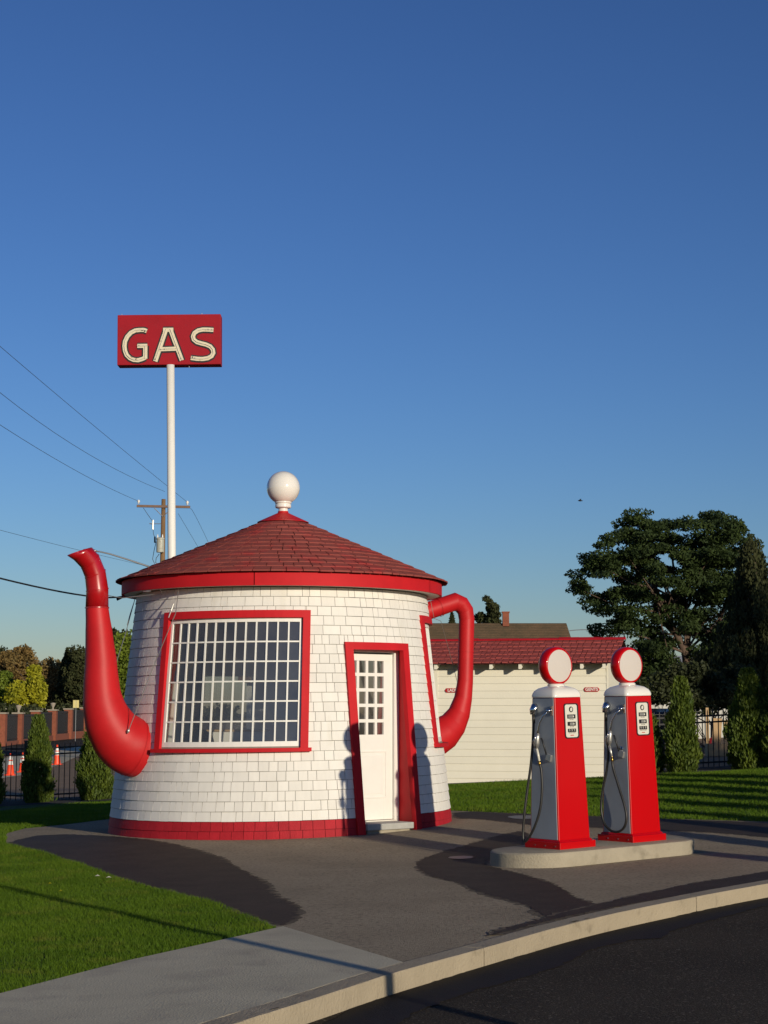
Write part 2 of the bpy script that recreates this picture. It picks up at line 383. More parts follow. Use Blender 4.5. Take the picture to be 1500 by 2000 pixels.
# kerb as sections with open joints
kerb = S(empty('kerb'))
def sec_idx(u, v):
    q = Vector(gr(u, v)[:2]); return min(range(len(front)), key=lambda i: (front[i] - q).length)
cutsi = [0, sec_idx(640, 1955) // 2, sec_idx(951, 1854), sec_idx(1353, 1755), len(front) - 1]
fin = []                              # fine resample between cuts
for a, b in zip(cutsi[:-1], cutsi[1:]):
    if b <= a: continue
    f_ = front[a:b+1]; b_ = back[a:b+1]
    # shorten for the joint
    f_ = f_[:]; b_ = b_[:]
    f_[0] = f_[0].lerp(f_[1], .012/max(.02, (f_[1]-f_[0]).length)); b_[0] = b_[0].lerp(b_[1], .012/max(.02, (b_[1]-b_[0]).length))
    mb = MB(); prof = [(-.02, -.30), (-.015, -.02), (-.006, -.005), (.02, .0), (1.0, .0), (1.0, -.30)]
    for p, q in zip(f_, b_):
        n = (q - p); z = terr(p.x, p.y) + .012
        for w, h in prof:
            pt = p + n * w if w <= 1 else q
            mb.v.append((pt.x, pt.y, z + h + random.gauss(0, .0006)))
    k = len(prof)
    for i in range(len(f_) - 1):
        for j in range(k - 1): mb.f.append((i*k+j, (i+1)*k+j, (i+1)*k+j+1, i*k+j+1))
    mb.f += [tuple(range(k)), tuple(reversed(range((len(f_)-1)*k, len(f_)*k)))]; mb.m = [0]*len(mb.f)
    mb.build('kerb_section', M['kerb'], kerb, auto=35)
# chipped dark marks on the kerb edge
for (u, v, sx) in ((1105, 1806, .10), (1132, 1800, .07), (1150, 1795, .05), (548, 1978, .06)):
    p = gr(u, v); q = min(front, key=lambda f: (f - Vector(p[:2])).length); i = front.index(q)
    t = (front[min(i+1, len(front)-1)] - front[max(i-1, 0)]).normalized(); nrm = Vector((-t.y, t.x))
    mb = MB(); ring = []
    for k in range(14):
        an = 2*math.pi*k/14; rr = random.uniform(.55, 1)
        c = q + t * math.cos(an) * sx * rr + nrm * (.032 + .014 * math.sin(an) * rr)
        ring.append((c.x, c.y, terr(q.x, q.y) + .0155))
    mb.add(ring, [tuple(range(14))]); mb.build('chipped_patch', M['chip'], kerb)

# wet stains, and a dark strip along the forecourt's back edge
def G2(l): return [Vector(gr(u, v)[:2]) for u, v in l]
def patch_sheet(name, px, m, dz, jit=.013, step=.035, it=1):
    P = smooth_poly(G2(px), it)
    if name == 'dark_patch':          # mid-tone rim round each patch, half dried on the wet ones
        n = len(P); ar = sum(P[i].x*P[(i+1) % n].y - P[(i+1) % n].x*P[i].y for i in range(n)); sg = 1 if ar > 0 else -1
        Q = []
        for i in range(n):
            t = (P[(i+1) % n] - P[i-1]); t = t.normalized() if t.length > 1e-6 else Vector((1, 0)); Q.append(P[i] + Vector((t.y, -t.x)) * sg * random.uniform(.015, .065))
        S(sheet('patch_rim', densify(Q, .05, .02), dz - .002, M['asphalt_mid']))
    return S(sheet(name, densify(smooth_poly(G2(px), it), step, jit), dz, m))
patch_sheet('dark_patch', [(30,1643),(90,1630),(218,1634),(330,1647),(395,1666),(440,1680),(480,1706),(525,1728),(530,1747),(588,1775),(584,1790),(556,1806),(540,1811),(427,1765),(245,1720),(160,1688),(80,1664),(20,1650)], M['asphalt_dark'], .010, jit=.028, step=.045)
patch_sheet('dark_patch', [(1090,1799),(1048,1785),(1030,1768),(955,1750),(925,1741),(905,1727),(852,1716),(824,1704),(814,1688),(832,1676),(868,1664),(905,1654),(940,1644),(975,1634),(1028,1622),(1040,1650),(985,1668),(932,1688),(990,1702),(1062,1722),(1100,1738),(1122,1756),(1176,1772),(1180,1777)], M['asphalt_dark'], .010)
patch_sheet('dark_patch', [(940,1836),(985,1817),(1040,1803),(1080,1792),(1100,1785),(1180,1766),(1260,1748),(1330,1732),(1420,1718),(1500,1704),(1560,1696),(1560,1716),(1500,1724),(1370,1744),(1180,1778),(1079,1799)], M['asphalt_dark'], .014)
patch_sheet('dark_patch', [(888,1585),(1020,1591),(1290,1601),(1500,1608),(1600,1612),(1600,1642),(1500,1637),(1410,1628),(1330,1624),(1240,1622),(1150,1616),(1090,1618),(1040,1612),(985,1606),(930,1600),(890,1600)], M['asphalt_dark'], .010)  # darker strip between lawn and forecourt, same sheet colour as the wet stains
patch_sheet('puddle', [(872,1677),(890,1674.5),(912,1674),(926,1676),(920,1679),(900,1680.5),(882,1680)], M['puddle'], .016, jit=.004)
patch_sheet('puddle', [(985,1597),(1020,1594),(1060,1596),(1050,1601),(1010,1602)], M['puddle'], .016, jit=.004)
def G2r(l): return [Vector(gr(u, v, -.118)[:2]) for u, v in l]
S(sheet('gutter_wet', densify(G2r([(560,2040),(700,1966),(764,1948),(956,1884),(1132,1838),(1353,1783),(1500,1753),(1620,1735),(1600,1752),(1500,1769),(1420,1790),(1356,1807),(1310,1820),(1292,1834),(1240,1836),(1153,1856),(1090,1890),(1031,1908),(930,1935),(855,1962),(800,1985),(720,2040)]), .06, .01), -.112, M['road_wet']))

# ---------------------------------------------------------------- the teapot station
CX, CY = -1.47, 25.2
R0, KR = 2.43, .107
WALL_TOP = 3.258
pot = empty('teapot_station', (CX, CY, 0))
tag(pot, 'white shingled teapot-shaped building with red spout, red handle and round shingled roof', 'building')
def cp(al, z, off=0.0):              # al in degrees, local to pot
    r = R0 - KR * z + off; a = R(al); x = r * math.sin(a)
    return Vector((x, -r * math.cos(a), z + .022 * max(0, 1 - z / 3.2) * x))
DA = 40.0                            # door azimuth
def al_w(w, z): return DA + math.degrees(math.asin(w / (R0 - KR * z)))
W1 = (-43.05, 11.85); W2 = (69.0, 125.0); W3 = (-166, -138)
WZ = (1.13, 2.94); W3Z = (1.30, 2.15)
DW = (-.54, .54); DWI = (-.43, .42); DTOP = 2.52; DTI = 2.42
WARP = None
def cpw(al, z, off):
    if WARP: al = WARP + (al - WARP) * (1 + .055 * (z - 1.13) / 1.81)
    return cp(al, z, off)
def strip(mb, a0, a1, z0, z1, o0, o1, step=3.0, mi=0, af=None):
    """curved board on the cone; a0/a1 degrees (or functions of z when af)"""
    n = max(1, int(abs((a1 - a0)) / step)) if not af else 1
    for i in range(n):
        if af: A0, A1 = (lambda z: a0(z)), (lambda z: a1(z))
        else:
            u0 = a0 + (a1 - a0) * i / n; u1 = a0 + (a1 - a0) * (i + 1) / n
            A0 = lambda z, u=u0: u; A1 = lambda z, u=u1: u
        mb.hexa([cpw(A0(z0), z0, o1), cpw(A1(z0), z0, o1), cpw(A1(z0), z0, o0), cpw(A0(z0), z0, o0),
                 cpw(A0(z1), z1, o1), cpw(A1(z1), z1, o1), cpw(A1(z1), z1, o0), cpw(A0(z1), z1, o0)], mi)
    return mb
# core wall: outer and inner skins with openings, plus reveals
wall = MB()
cols = sorted(set([W1[0]+1.5, W1[1]-1.5, W2[0]+1.5, W2[1]-1.5, W3[0]+1.5, W3[1]-1.5] + list(np.arange(-180, 180, 6.0))))
dl, dr = 27.0, 53.0
cols = [c for c in cols if not (dl - 1 < c < dr + 1)]
entries = [(c, None) for c in cols] + [(DWI[0], 'w'), (DWI[1], 'w')]
entries.sort(key=lambda e: e[0] if e[1] is None else al_w(e[0], 1.2))
def ev(e, z): return e[0] if e[1] is None else al_w(e[0], z)
zr = sorted(set([-.06, .195, .5, WZ[0]+.02, W3Z[0], 1.7, W3Z[1], DTI, WZ[1]-.07, WALL_TOP]))
def is_open(a, z):
    if W1[0]+1.5 < a < W1[1]-1.5 and WZ[0]+.02 < z < WZ[1]-.07: return True
    if W2[0]+1.5 < a < W2[1]-1.5 and WZ[0]+.02 < z < WZ[1]-.07: return True
    if W3[0]+1.5 < a < W3[1]-1.5 and W3Z[0] < z < W3Z[1]: return True
    if al_w(DWI[0], z) < a < al_w(DWI[1], z) and z < DTI: return True
    return False
ne = len(entries)
for i in range(ne):
    e0 = entries[i]; e1 = entries[(i+1) % ne]
    for z0, z1 in zip(zr[:-1], zr[1:]):
        zm = (z0 + z1) / 2; a0 = ev(e0, zm); a1 = ev(e1, zm)
        if a1 < a0: a1 += 360
        am = (a0 + a1) / 2; am = am - 360 if am > 180 else am
        if is_open(am, zm): continue
        wrap = 360 if i == ne - 1 else 0
        A = [(ev(e0, z0), z0), (ev(e1, z0) + wrap, z0), (ev(e1, z1) + wrap, z1), (ev(e0, z1), z1)]
        wall.add([cp(a, z, 0) for a, z in A], [(0, 1, 2, 3)], 2 if z1 < .2 else 0)
        def ev2(e, z): return e[0] if e[1] is None else al_w(e[0] * 1.36, z)
        A = [(ev2(e0, z0), z0), (ev2(e1, z0) + wrap, z0), (ev2(e1, z1) + wrap, z1), (ev2(e0, z1), z1)]
        wall.add([cp(a, z, -.12) for a, z in A], [(3, 2, 1, 0)], 1)
wallo = wall.build('wall', [M['white_core'], M['plaster'], M['red_core']], pot)
# window reveals
def reveals(mb, wa, wz):
    a0, a1, z0, z1 = wa[0]+1.5, wa[1]-1.5, wz[0]+.02, wz[1]-.07
    if wz is W3Z: z0, z1 = wz
    n = 14
    for i in range(n):
        u0 = a0 + (a1-a0)*i/n; u1 = a0 + (a1-a0)*(i+1)/n
        mb.add([cp(u0, z0, 0), cp(u1, z0, 0), cp(u1, z0, -.12), cp(u0, z0, -.12)], [(0,1,2,3)])
        mb.add([cp(u0, z1, 0), cp(u1, z1, 0), cp(u1, z1, -.12), cp(u0, z1, -.12)], [(3,2,1,0)])
    for a in (a0, a1): mb.add([cp(a, z0, 0), cp(a, z0, -.12), cp(a, z1, -.12), cp(a, z1, 0)], [(0,1,2,3)])
# shingles
rows = [(-.07, .072), (.072, .195)] + [(.195 + i * (WALL_TOP - .20) / 24, .195 + (i+1) * (WALL_TOP - .20) / 24) for i in range(24)]
def blocks(z0, z1):
    """openings whose outer trim meets this row: list of (a0, a1, zlo, zhi)"""
    out = []; zm = (z0 + z1) / 2
    for w in (W1, W2): 
        if z1 > WZ[0]-.04 and z0 < WZ[1]: out.append((w[0]+.3, w[1]-.3, WZ[0]-.04, WZ[1]))
    if z1 > W3Z[0]-.05 and z0 < W3Z[1]+.05: out.append((W3[0], W3[1], W3Z[0]-.05, W3Z[1]+.05))
    if z0 < DTOP: out.append((al_w(DW[0]+.01, zm), al_w(DW[1]-.01, zm), -1, DTOP))
    return out
shing = []
for ri, (z0, z1) in enumerate(rows):
    red = ri < 2
    bl = blocks(z0, z1); edges = sorted([b[0] for b in bl] + [b[1] for b in bl])
    a = -180 + random.uniform(0, 3); rr = R0 - KR * z0
    while a < 180:
        w = math.degrees(random.choice([.095, .12, .14, .15, .17, .2, .235]) * random.uniform(.93, 1.07) / rr)
        if red: w = math.degrees(random.uniform(.13, .17) / rr)
        b = min(a + w, 180)
        segs = [(a, b)]
        for e in edges: segs = [s2 for s in segs for s2 in ([(s[0], e), (e, s[1])] if s[0] + .05 < e < s[1] - .05 else [s])]
        for s0, s1 in segs:
            am = (s0 + s1) / 2; zz0, zz1 = z0, z1
            for (b0, b1, zl, zh) in bl:
                if b0 < am < b1:
                    if zl <= zz0 and zh >= zz1: zz1 = zz0
                    elif zh < zz1 and zl <= zz0: zz0 = zh
                    elif zl > zz0 and zh >= zz1: zz1 = zl
            if zz1 - zz0 > .012 and s1 - s0 > .15: shing.append((s0, s1, zz0, zz1, red))
        a = b
def vis(s):
    am = (s[0] + s[1]) / 2; c = math.cos(R(am + 3.3))
    if -72 < am < -50 and .7 < s[2] < 3: c *= .3
    return c * (s[1] - s[0]) * (s[3] - s[2])
def shingle_geo(mb, s, mi=0):
    s0, s1, z0, z1, red = s; g = .07
    ob = .014 + random.uniform(-.0012, .0015); ot = .005; dz = random.uniform(-.0015, .0015)
    am = (s0 + s1) / 2
    ring = lambda z, o: [cp(s0 + g, z, o), cp(am, z, o), cp(s1 - g, z, o)]
    lo = ring(z0 + dz, ob); hi = ring(z1 - .006, ot); li = ring(z0 + dz, -.002); 
    mb.add(lo + hi + li, [(0,1,4,3),(1,2,5,4),(6,7,1,0),(7,8,2,1),(6,0,3),(2,8,5)], mi)
order = sorted(shing, key=vis, reverse=True)
for s in order[:298]:
    mb = MB(); shingle_geo(mb, s); mb.build('shingle', M['red_shingle'] if s[4] else M['white_shingle'], wallo)
mb = MB()
for s in order[298:]: shingle_geo(mb, s, 1 if s[4] else 0)
o = mb.build('small_shingles', [M['white_shingle'], M['red_shingle']], wallo); tag(o, kind='stuff')

# windows
def make_window(wa, wz, ncol, nrow, name='window'):
    global WARP
    a0, a1 = wa; z0, z1 = wz; win = empty(name, parent=pot); WARP = (a0 + a1) / 2
    fr = MB()                                               # red casing
    strip(fr, a0, a1, z1 - .10, z1, -.0, .045)
    strip(fr, a0, a0 + 2.5, z0, z1 - .10, -.0, .045, 99); strip(fr, a1 - 2.5, a1, z0, z1 - .10, -.0, .045, 99)
    reveals(fr, wa, wz)
    fr.build('casing', M['red_paint'], win)
    sl = MB(); strip(sl, a0 - .6, a1 + .9, z0 - .05, z0, -.02, .085); sl.build('sill', M['red_paint'], win)
    i0, i1, j0, j1 = a0 + 2.3, a1 - 2.3, z0, z1 - .10
    sf = MB(); hw = 1.15
    strip(sf, i0, i1, j0, j0 + .085, -.055, -.01); strip(sf, i0, i1, j1 - .055, j1, -.055, -.01)
    strip(sf, i0, i0 + hw, j0 + .085, j1 - .055, -.055, -.01, 99); strip(sf, i1 - hw, i1, j0 + .085, j1 - .055, -.055, -.01, 99)
    sf.build('sash', M['white_paint'], win)
    p0, p1, q0, q1 = i0 + hw, i1 - hw, j0 + .085, j1 - .055; mw = .27; mh = .010
    for c in range(1, ncol):
        a = p0 + (p1 - p0) * c / ncol; m_ = MB(); strip(m_, a - mw, a + mw, q0, q1, -.045, -.015, 99); m_.build('muntin', M['white_paint'], win)
    for r in range(1, nrow):
        z = q0 + (q1 - q0) * r / nrow; m_ = MB(); strip(m_, p0, p1, z - mh, z + mh, -.043, -.017, 4.2); m_.build('muntin', M['white_paint'], win)
    for c in range(ncol):
        for r in range(nrow):
            A = p0 + (p1 - p0) * c / ncol; B = p0 + (p1 - p0) * (c+1) / ncol
            z = q0 + (q1 - q0) * r / nrow; zz = q0 + (q1 - q0) * (r+1) / nrow
            t1, t2 = random.gauss(0, .0012), random.gauss(0, .0012)
            m_ = MB(); m_.add([cpw(A, z, -.032 + t1), cpw(B, z, -.032 + t2), cpw(B, zz, -.032 - t1), cpw(A, zz, -.032 - t2)], [(0, 1, 2, 3)])
            m_.build('pane', M['glass'], win)
    WARP = None
    return win
make_window(W1, WZ, 13, 6)
make_window(W2, WZ, 13, 6)
w3 = empty('back_window', parent=pot)
m_ = MB(); reveals(m_, W3, W3Z); m_.build('reveal', M['white_paint'], w3)
m_ = MB(); strip(m_, W3[0]+1.5, W3[1]-1.5, W3Z[0], W3Z[1], -.06, -.055); m_.build('pane', M['glass'], w3)

# door, set in a local frame: w along the wall, d outward from the axis
ca, sa = math.cos(R(DA)), math.sin(R(DA))
MD = Matrix(((ca, sa, 0, 0), (sa, -ca, 0, 0), (0, 0, 1, 0), (0, 0, 0, 1)))   # (w, d, z) -> local
def dbox(mb, w0, w1, d0_, d1_, z0, z1):                       # MD mirrors, so flip order
    vs = [MD @ Vector(p) for p in ((w0,d0_,z0),(w1,d0_,z0),(w1,d1_,z0),(w0,d1_,z0),(w0,d0_,z1),(w1,d0_,z1),(w1,d1_,z1),(w0,d1_,z1))]
    return mb.add(vs, [(1,2,3,0),(7,6,5,4),(4,5,1,0),(5,6,2,1),(6,7,3,2),(7,4,0,3)])
door = empty('door', parent=pot)
LW0, LW1, LD, LZ0, LZ1 = -.47, .405, 1.985, .155, 2.375
PWR, PSP, PWD = .250, .157, .116
prow = [(2.285 - .2075 * i, 2.285 - .2075 * i - .163) for i in range(5)]
pcol = [(PWR - PSP * i - PWD, PWR - PSP * i) for i in range(4)]
lf = MB()
def fill(mb, w0, w1, z0, z1, d0_=LD - .04, d1_=LD): dbox(mb, w0, w1, d0_, d1_, z0, z1)
fill(lf, LW0, LW1, prow[0][0], LZ1); fill(lf, LW0, pcol[3][0], LZ0, prow[0][0]); fill(lf, PWR, LW1, LZ0, prow[0][0]); fill(lf, pcol[3][0], PWR, LZ0, prow[4][1])
lf.build('leaf', M['white_paint'], door, bevel=.004)
for i in range(3): m_ = MB(); dbox(m_, pcol[i+1][1], pcol[i][0], LD-.035, LD-.003, prow[4][1], prow[0][0]); m_.build('muntin', M['white_paint'], door)
for i in range(4): m_ = MB(); dbox(m_, pcol[3][0], PWR, LD-.033, LD-.005, prow[i+1][0], prow[i][1]); m_.build('muntin', M['white_paint'], door)
for (w0, w1) in pcol:
    for (zt, zb) in prow:
        m_ = MB(); m_.add([MD @ Vector(p) for p in ((w0, LD-.02, zb), (w1, LD-.02, zb), (w1, LD-.02, zt), (w0, LD-.02, zt))], [(3,2,1,0)]); m_.build('pane', M['glass'], door)
pm = MB()                                                      # raised moulding of the lower panel
a_, b_, c_, d_ = -.33, .29, .44, 1.075
for (w0, w1, z0, z1) in ((a_, b_, d_-.02, d_), (a_, b_, c_, c_+.02), (a_, a_+.02, c_+.02, d_-.02), (b_-.02, b_, c_+.02, d_-.02)): dbox(pm, w0, w1, LD-.002, LD+.010, z0, z1)
dbox(pm, a_+.06, b_-.06, LD-.002, LD+.006, c_+.06, d_-.06)
pm.build('lower_panel', M['white_paint'], door, bevel=.003)
m_ = MB(); m_.lathe([(0, 0), (.026, .004), (.03, .03), (.022, .05), (0, .055)], 14, MD @ Matrix.Translation((-.40, LD, 1.12)) @ Matrix.Rotation(R(-90), 4, 'X')); m_.build('door_knob', M['brass'], door, smooth=True)
# frame of the doorway
df = MB()
dbox(df, LW1 + .004, LW1 + .085, LD - .06, LD + .035, .12, 2.40); dbox(df, LW0 - .08, LW0 - .004, LD - .06, LD + .035, .12, 2.40)
dbox(df, LW0 - .08, LW1 + .085, LD - .06, LD + .035, 2.40, 2.46)
df.build('door_jamb', M['white_paint'], door, bevel=.003)
rv = MB()                                                      # red reveals out to the sloping wall
for w_in, w_out, sgn in ((LW1 + .087, .425, 1), (LW0 - .082, -.435, -1)):
    for z0, z1 in zip(np.linspace(-.06, 2.3, 7), np.linspace(-.06, 2.3, 7)[1:].tolist() + [2.44]):
        def o_(w, z): 
            r = R0 - KR*z + .02; return MD @ Vector((w, math.sqrt(r*r - w*w), z + .01))
        def i_(z): return MD @ Vector((w_in, LD + .033, z))
        q = [i_(z0), o_(w_out, z0), o_(w_out, z1), i_(z1)]
        rv.add(q, [(0,1,2,3) if sgn > 0 else (3,2,1,0)])
top_in = [MD @ Vector((w, LD + .033, 2.462)) for w in (LW0-.08, LW1+.087)]
r_ = R0 - KR*2.44 + .02; top_out = [MD @ Vector((w, math.sqrt(r_*r_ - w*w), 2.43)) for w in (-.435, .425)]
rv.add(top_in + top_out[::-1], [(0, 1, 2, 3)])
rv.build('door_reveal', M['red_paint'], door)
dc = MB()                                                      # casing
for w0, w1 in ((DW[0], DWI[0]), (DWI[1], DW[1])):
    zz = np.linspace(-.07, DTI, 9)
    for z0, z1 in zip(zz[:-1], zz[1:]): strip(dc, lambda z, w=w0: al_w(w, z), lambda z, w=w1: al_w(w, z), z0, z1, -.01, .055, af=True)
n = 8
for i in range(n):
    w0 = DW[0] + (DW[1]-DW[0])*i/n; w1 = DW[0] + (DW[1]-DW[0])*(i+1)/n
    strip(dc, lambda z, w=w0: al_w(w, z), lambda z, w=w1: al_w(w, z), DTI, DTOP, -.01, .055, af=True)
dc.build('door_casing', M['red_paint'], door)
th = MB(); dbox(th, LW0, LW1, LD - .10, LD + .09, .085, .150); th.build('threshold', M['soffit'], door)
# step (slab on a base)
st = empty('door_step', (CX, CY, 0)); tag(st, 'low pale concrete doorstep in front of the white door', 'doorstep')
m_ = MB(); dbox(m_, -.425, .37, 2.04, 2.47, .055, .138); m_.build('slab', M['step_slab'], st, bevel=.008)
m_ = MB(); dbox(m_, -.40, .33, 2.04, 2.43, -.08, .053); m_.build('base', M['island'], st, bevel=.006)
# interior
m_ = MB(); m_.lathe([(0, .10), (2.35, .10)], 48); m_.lathe([(2.0, WALL_TOP - .02), (0, WALL_TOP - .02)], 48); m_.build('floor_and_ceiling', M['floor_wood'], pot)

# roof
RR, REZ = 2.36, 3.455; RSL = (4.44 - 3.455) / (2.36 - .07)
def rp(al, r, off=0.0):
    a = R(al); return Vector((r * math.sin(a), -r * math.cos(a), REZ + (RR - r) * RSL + off))
roof = MB(); roof.lathe([(RR - .03, REZ - .005), (.07, 4.415)], 72); roof.lathe([(RR - .06, REZ - .03), (2.0, WALL_TOP + .02)], 72, mi=0)
roofo = roof.build('roof', M['roof_under'], pot)
m_ = MB(); nb = 5
for i in range(nb):
    m_ = MB(); A0 = R(-150 + i * 72 + .15); A1 = R(-150 + (i+1) * 72 - .15)
    m_.lathe([(2.275, 3.255), (2.31, 3.255), (2.31, 3.437), (2.275, 3.437), (2.275, 3.255)], 18, a0=A0, a1=A1)
    m_.build('fascia_board', M['red_paint'], roofo, auto=40)
m_ = MB(); m_.lathe([(2.274, 3.262), (2.06, 3.262)], 72); m_.build('soffit', M['soffit'], roofo)
rsh = []; nrow = 13; r_hi = RR + .03; r_lo = .34; stp = (r_hi - r_lo) / nrow
for i in range(nrow):
    ro = r_hi - i * stp; ri = ro - stp; a = random.uniform(-180, -175); tot = 180
    while a < tot:
        w = math.degrees(random.choice([.13, .16, .18, .21, .24]) * random.uniform(.93, 1.07) / max(.35, ro * .97)); b = min(a + w, 182)
        rsh.append((a, b, ri, ro)); a = b
def roof_geo(mb, s):
    a, b, ri, ro = s; g = math.degrees(.0055 / ro); off = .017 + random.uniform(-.003, .004); ro2 = ro + random.uniform(-.006, .006); k = 2
    aa = [a + g, (a + b) / 2, b - g]
    # sub-divide wide shingles near the peak
    lo = [rp(x, ro2, off) for x in aa]; hi = [rp(x, ri - .01, .004) for x in aa]; un = [rp(x, ro2, -.004) for x in aa]
    mb.add(lo + hi + un, [(0,1,4,3),(1,2,5,4),(6,7,1,0),(7,8,2,1),(6,0,3),(2,8,5)])
def rvis(s):
    am = (s[0] + s[1]) / 2; return math.cos(R(am + 3)) * 1.0 * (s[1]-s[0]) * s[3] if math.cos(R(am + 3)) > 0 else 0
rsh.sort(key=rvis, reverse=True)
for s in rsh[:298]: mb = MB(); roof_geo(mb, s); mb.build('shingle', M['roof_shingle'], roofo)
mb = MB()
for s in rsh[298:]: roof_geo(mb, s)
tag(mb.build('small_shingles', M['roof_shingle'], roofo), kind='stuff')
m_ = MB(); m_.lathe([(.375, rp(0, .375, .022).z), (.375, rp(0, .375, .030).z), (.08, 4.475), (.075, 4.50), (0, 4.50)], 40); m_.build('peak_flashing', M['red_metal'], roofo, auto=30)
# finial
fin_ = empty('finial', parent=pot)
m_ = MB(); m_.lathe([(.07, 4.48), (.07, 4.548)], 24); m_.build('stem', M['white_gloss'], fin_, smooth=True)
m_ = MB(); m_.lathe([(.0, 4.545), (.105, 4.547), (.118, 4.56), (.118, 4.595), (.108, 4.605), (.115, 4.615), (.124, 4.622), (.124, 4.637), (.10, 4.64)], 32); m_.build('collar', M['white_gloss'], fin_, auto=40)
m_ = MB(); m_.lathe([(.243 * math.sin(t), 4.846 - .243 * math.cos(t)) for t in np.linspace(.42, math.pi, 28)], 48); m_.build('ball', M['white_gloss'], fin_, smooth=True)

# spout
SAZ = -56.0; ssin, scos = math.sin(R(SAZ)), -math.cos(R(SAZ))
def onplane(u, v, sn, cs):           # photo ray -> point in the vertical plane through the axis (local to pot)
    rr = 2.6
    for _ in range(30):
        Y = CY + cs * rr; p = at(u, v, Y); rn = (p.x - CX) / sn; rr = .5 * rr + .5 * rn
    Y = CY + cs * rr; p = at(u, v, Y)
    return Vector((rr * sn, rr * cs, p.z)), 1.0 / (F / (Y))
spx = [(189,1184,21.5),(191,1207,23.5),(193,1232,25.7),(195,1262,28.2),(197,1292,30.8),(197.5,1320,33),(199,1350,36),(202,1374,39.5),(208,1396,44),(217,1417,48.5),(229,1435,53),(243,1449,56.5),(258,1457,58),(272,1460,59),(287,1461,59.5)]
pts = []; rad = []
for u, v, r in spx:
    p, s = onplane(u, v, ssin, scos); pts.append(p); rad.append(r * s)
# catmull resample
def resample(P, Q, n=3):
    oP = []; oQ = []
    for i in range(len(P) - 1):
        p0, p1, p2, p3 = P[max(0, i-1)], P[i], P[i+1], P[min(len(P)-1, i+2)]
        for k in range(n):
            t = k / n; t2 = t*t; t3 = t2*t
            oP.append(.5 * ((2*p1) + (p2-p0)*t + (2*p0-5*p1+4*p2-p3)*t2 + (3*p1-p0-3*p2+p3)*t3)); oQ.append(Q[i]*(1-t)+Q[i+1]*t)
    oP.append(P[-1]); oQ.append(Q[-1]); return oP, oQ
P3, Q3 = resample(pts, rad, 3)
Q3 = [q * (1 + .006 * math.sin(i * 1.3)) for i, q in enumerate(Q3)]
spout = MB().tube(P3, Q3, 40, caps=False).build('spout', M['red_metal'], pot, smooth=True)
m_ = MB()                                                       # raised bands near the wall
for k in (-7, -4):
    m_ = MB(); m_.tube([P3[k], P3[k] + (P3[k+1]-P3[k]).normalized() * .02], Q3[k] + .008, 40, caps=False)
    m_.build('band', M['red_metal'], spout, smooth=True)
upx = [(189.5,1187,22.3),(190,1152,21.5),(186,1121,21),(176,1097,21),(159,1078,21.5),(140,1064,22.5)]
up = []; ur = []
for u, v, r in upx:
    p, s = onplane(u, v, ssin, scos); up.append(p); ur.append(r * s)
ms = MB()
for i in range(len(up) - 1):
    ms.tube([up[i], up[i+1]] if i == 0 else [up[i] - (up[i+1]-up[i]).normalized()*.0, up[i+1]], [ur[i], ur[i+1]], 40, caps=False)
ms = MB().tube(up, ur, 40, caps=False)
tip_o = ms.build('gooseneck', M['red_gloss'], pot)
bm = bmesh.new(); bm.from_mesh(tip_o.data)
a0, _ = onplane(133, 1085, ssin, scos); a1, _ = onplane(178, 1069, ssin, scos)
dirv = (a1 - a0).normalized(); nrm = dirv.cross(Vector((scos, -ssin, 0))); nrm = -nrm if nrm.z < 0 else nrm
bmesh.ops.bisect_plane(bm, geom=bm.verts[:]+bm.edges[:]+bm.faces[:], plane_co=a0, plane_no=nrm, clear_outer=True)
for f in bm.faces: f.smooth = True
for e in bm.edges:
    if len(e.link_faces) == 2:
        t = (e.verts[0].co - e.verts[1].co)
    e.smooth = True
# sharpen the ring seams so the elbow reads as faceted sheet metal
for e in bm.edges:
    if len(e.link_faces) == 2 and e.calc_face_angle(0) > R(8.5) and abs((e.verts[0].co - e.verts[1].co).length) < .04: e.smooth = False
bm.to_mesh(tip_o.data); bm.free()
sol = tip_o.modifiers.new('solid', 'SOLIDIFY'); sol.thickness = .006
m_ = MB()
for i in (0, 1, 2, 3):
    dd = (up[i+1] - up[i]).normalized(); m_ = MB(); m_.tube([up[i] - dd*.008, up[i] + dd*.008], ur[i] + (.006 if i else .009), 40, caps=False); m_.build('seam_band', M['red_gloss'], tip_o, smooth=True)
# handle
HAZ = 113.0; hs, hc = math.sin(R(HAZ)), -math.cos(R(HAZ))
hpx = [(822,1198,17.5),(888,1175.5,18),(901,1181,17),(909,1193,16),(911.5,1210,15.2),(910,1270,15),(908.5,1332,15.4),(904.5,1364,17.5),(897,1392,21.5),(885,1414,27),(868,1431,33),(845,1444,37)]
hp = []; hr = []
for u, v, r in hpx:
    p, s = onplane(u, v, hs, hc); hp.append(p); hr.append(r * s)
hd = MB().tube(hp, hr, 32, caps=False).build('handle', M['red_metal'], pot, smooth=False)
for p in hd.data.polygons: p.use_smooth = True
bm = bmesh.new(); bm.from_mesh(hd.data)
nv = 32
bm.verts.ensure_lookup_table()
for e in bm.edges:
    i, j = e.verts[0].index, e.verts[1].index
    e.smooth = not (i // nv == j // nv and 0 < i // nv < len(hp) - 1 and i // nv not in (5,))
bm.to_mesh(hd.data); bm.free()
m_ = MB()
for i, j, t in ((5, 6, .02), (1, 0, .45)):
    a = hp[i].lerp(hp[j], t); dd = (hp[j]-hp[i]).normalized(); m_ = MB(); m_.tube([a, a + dd*.02], hr[i] + .006, 32, caps=False); m_.build('band', M['red_metal'], hd, smooth=True)
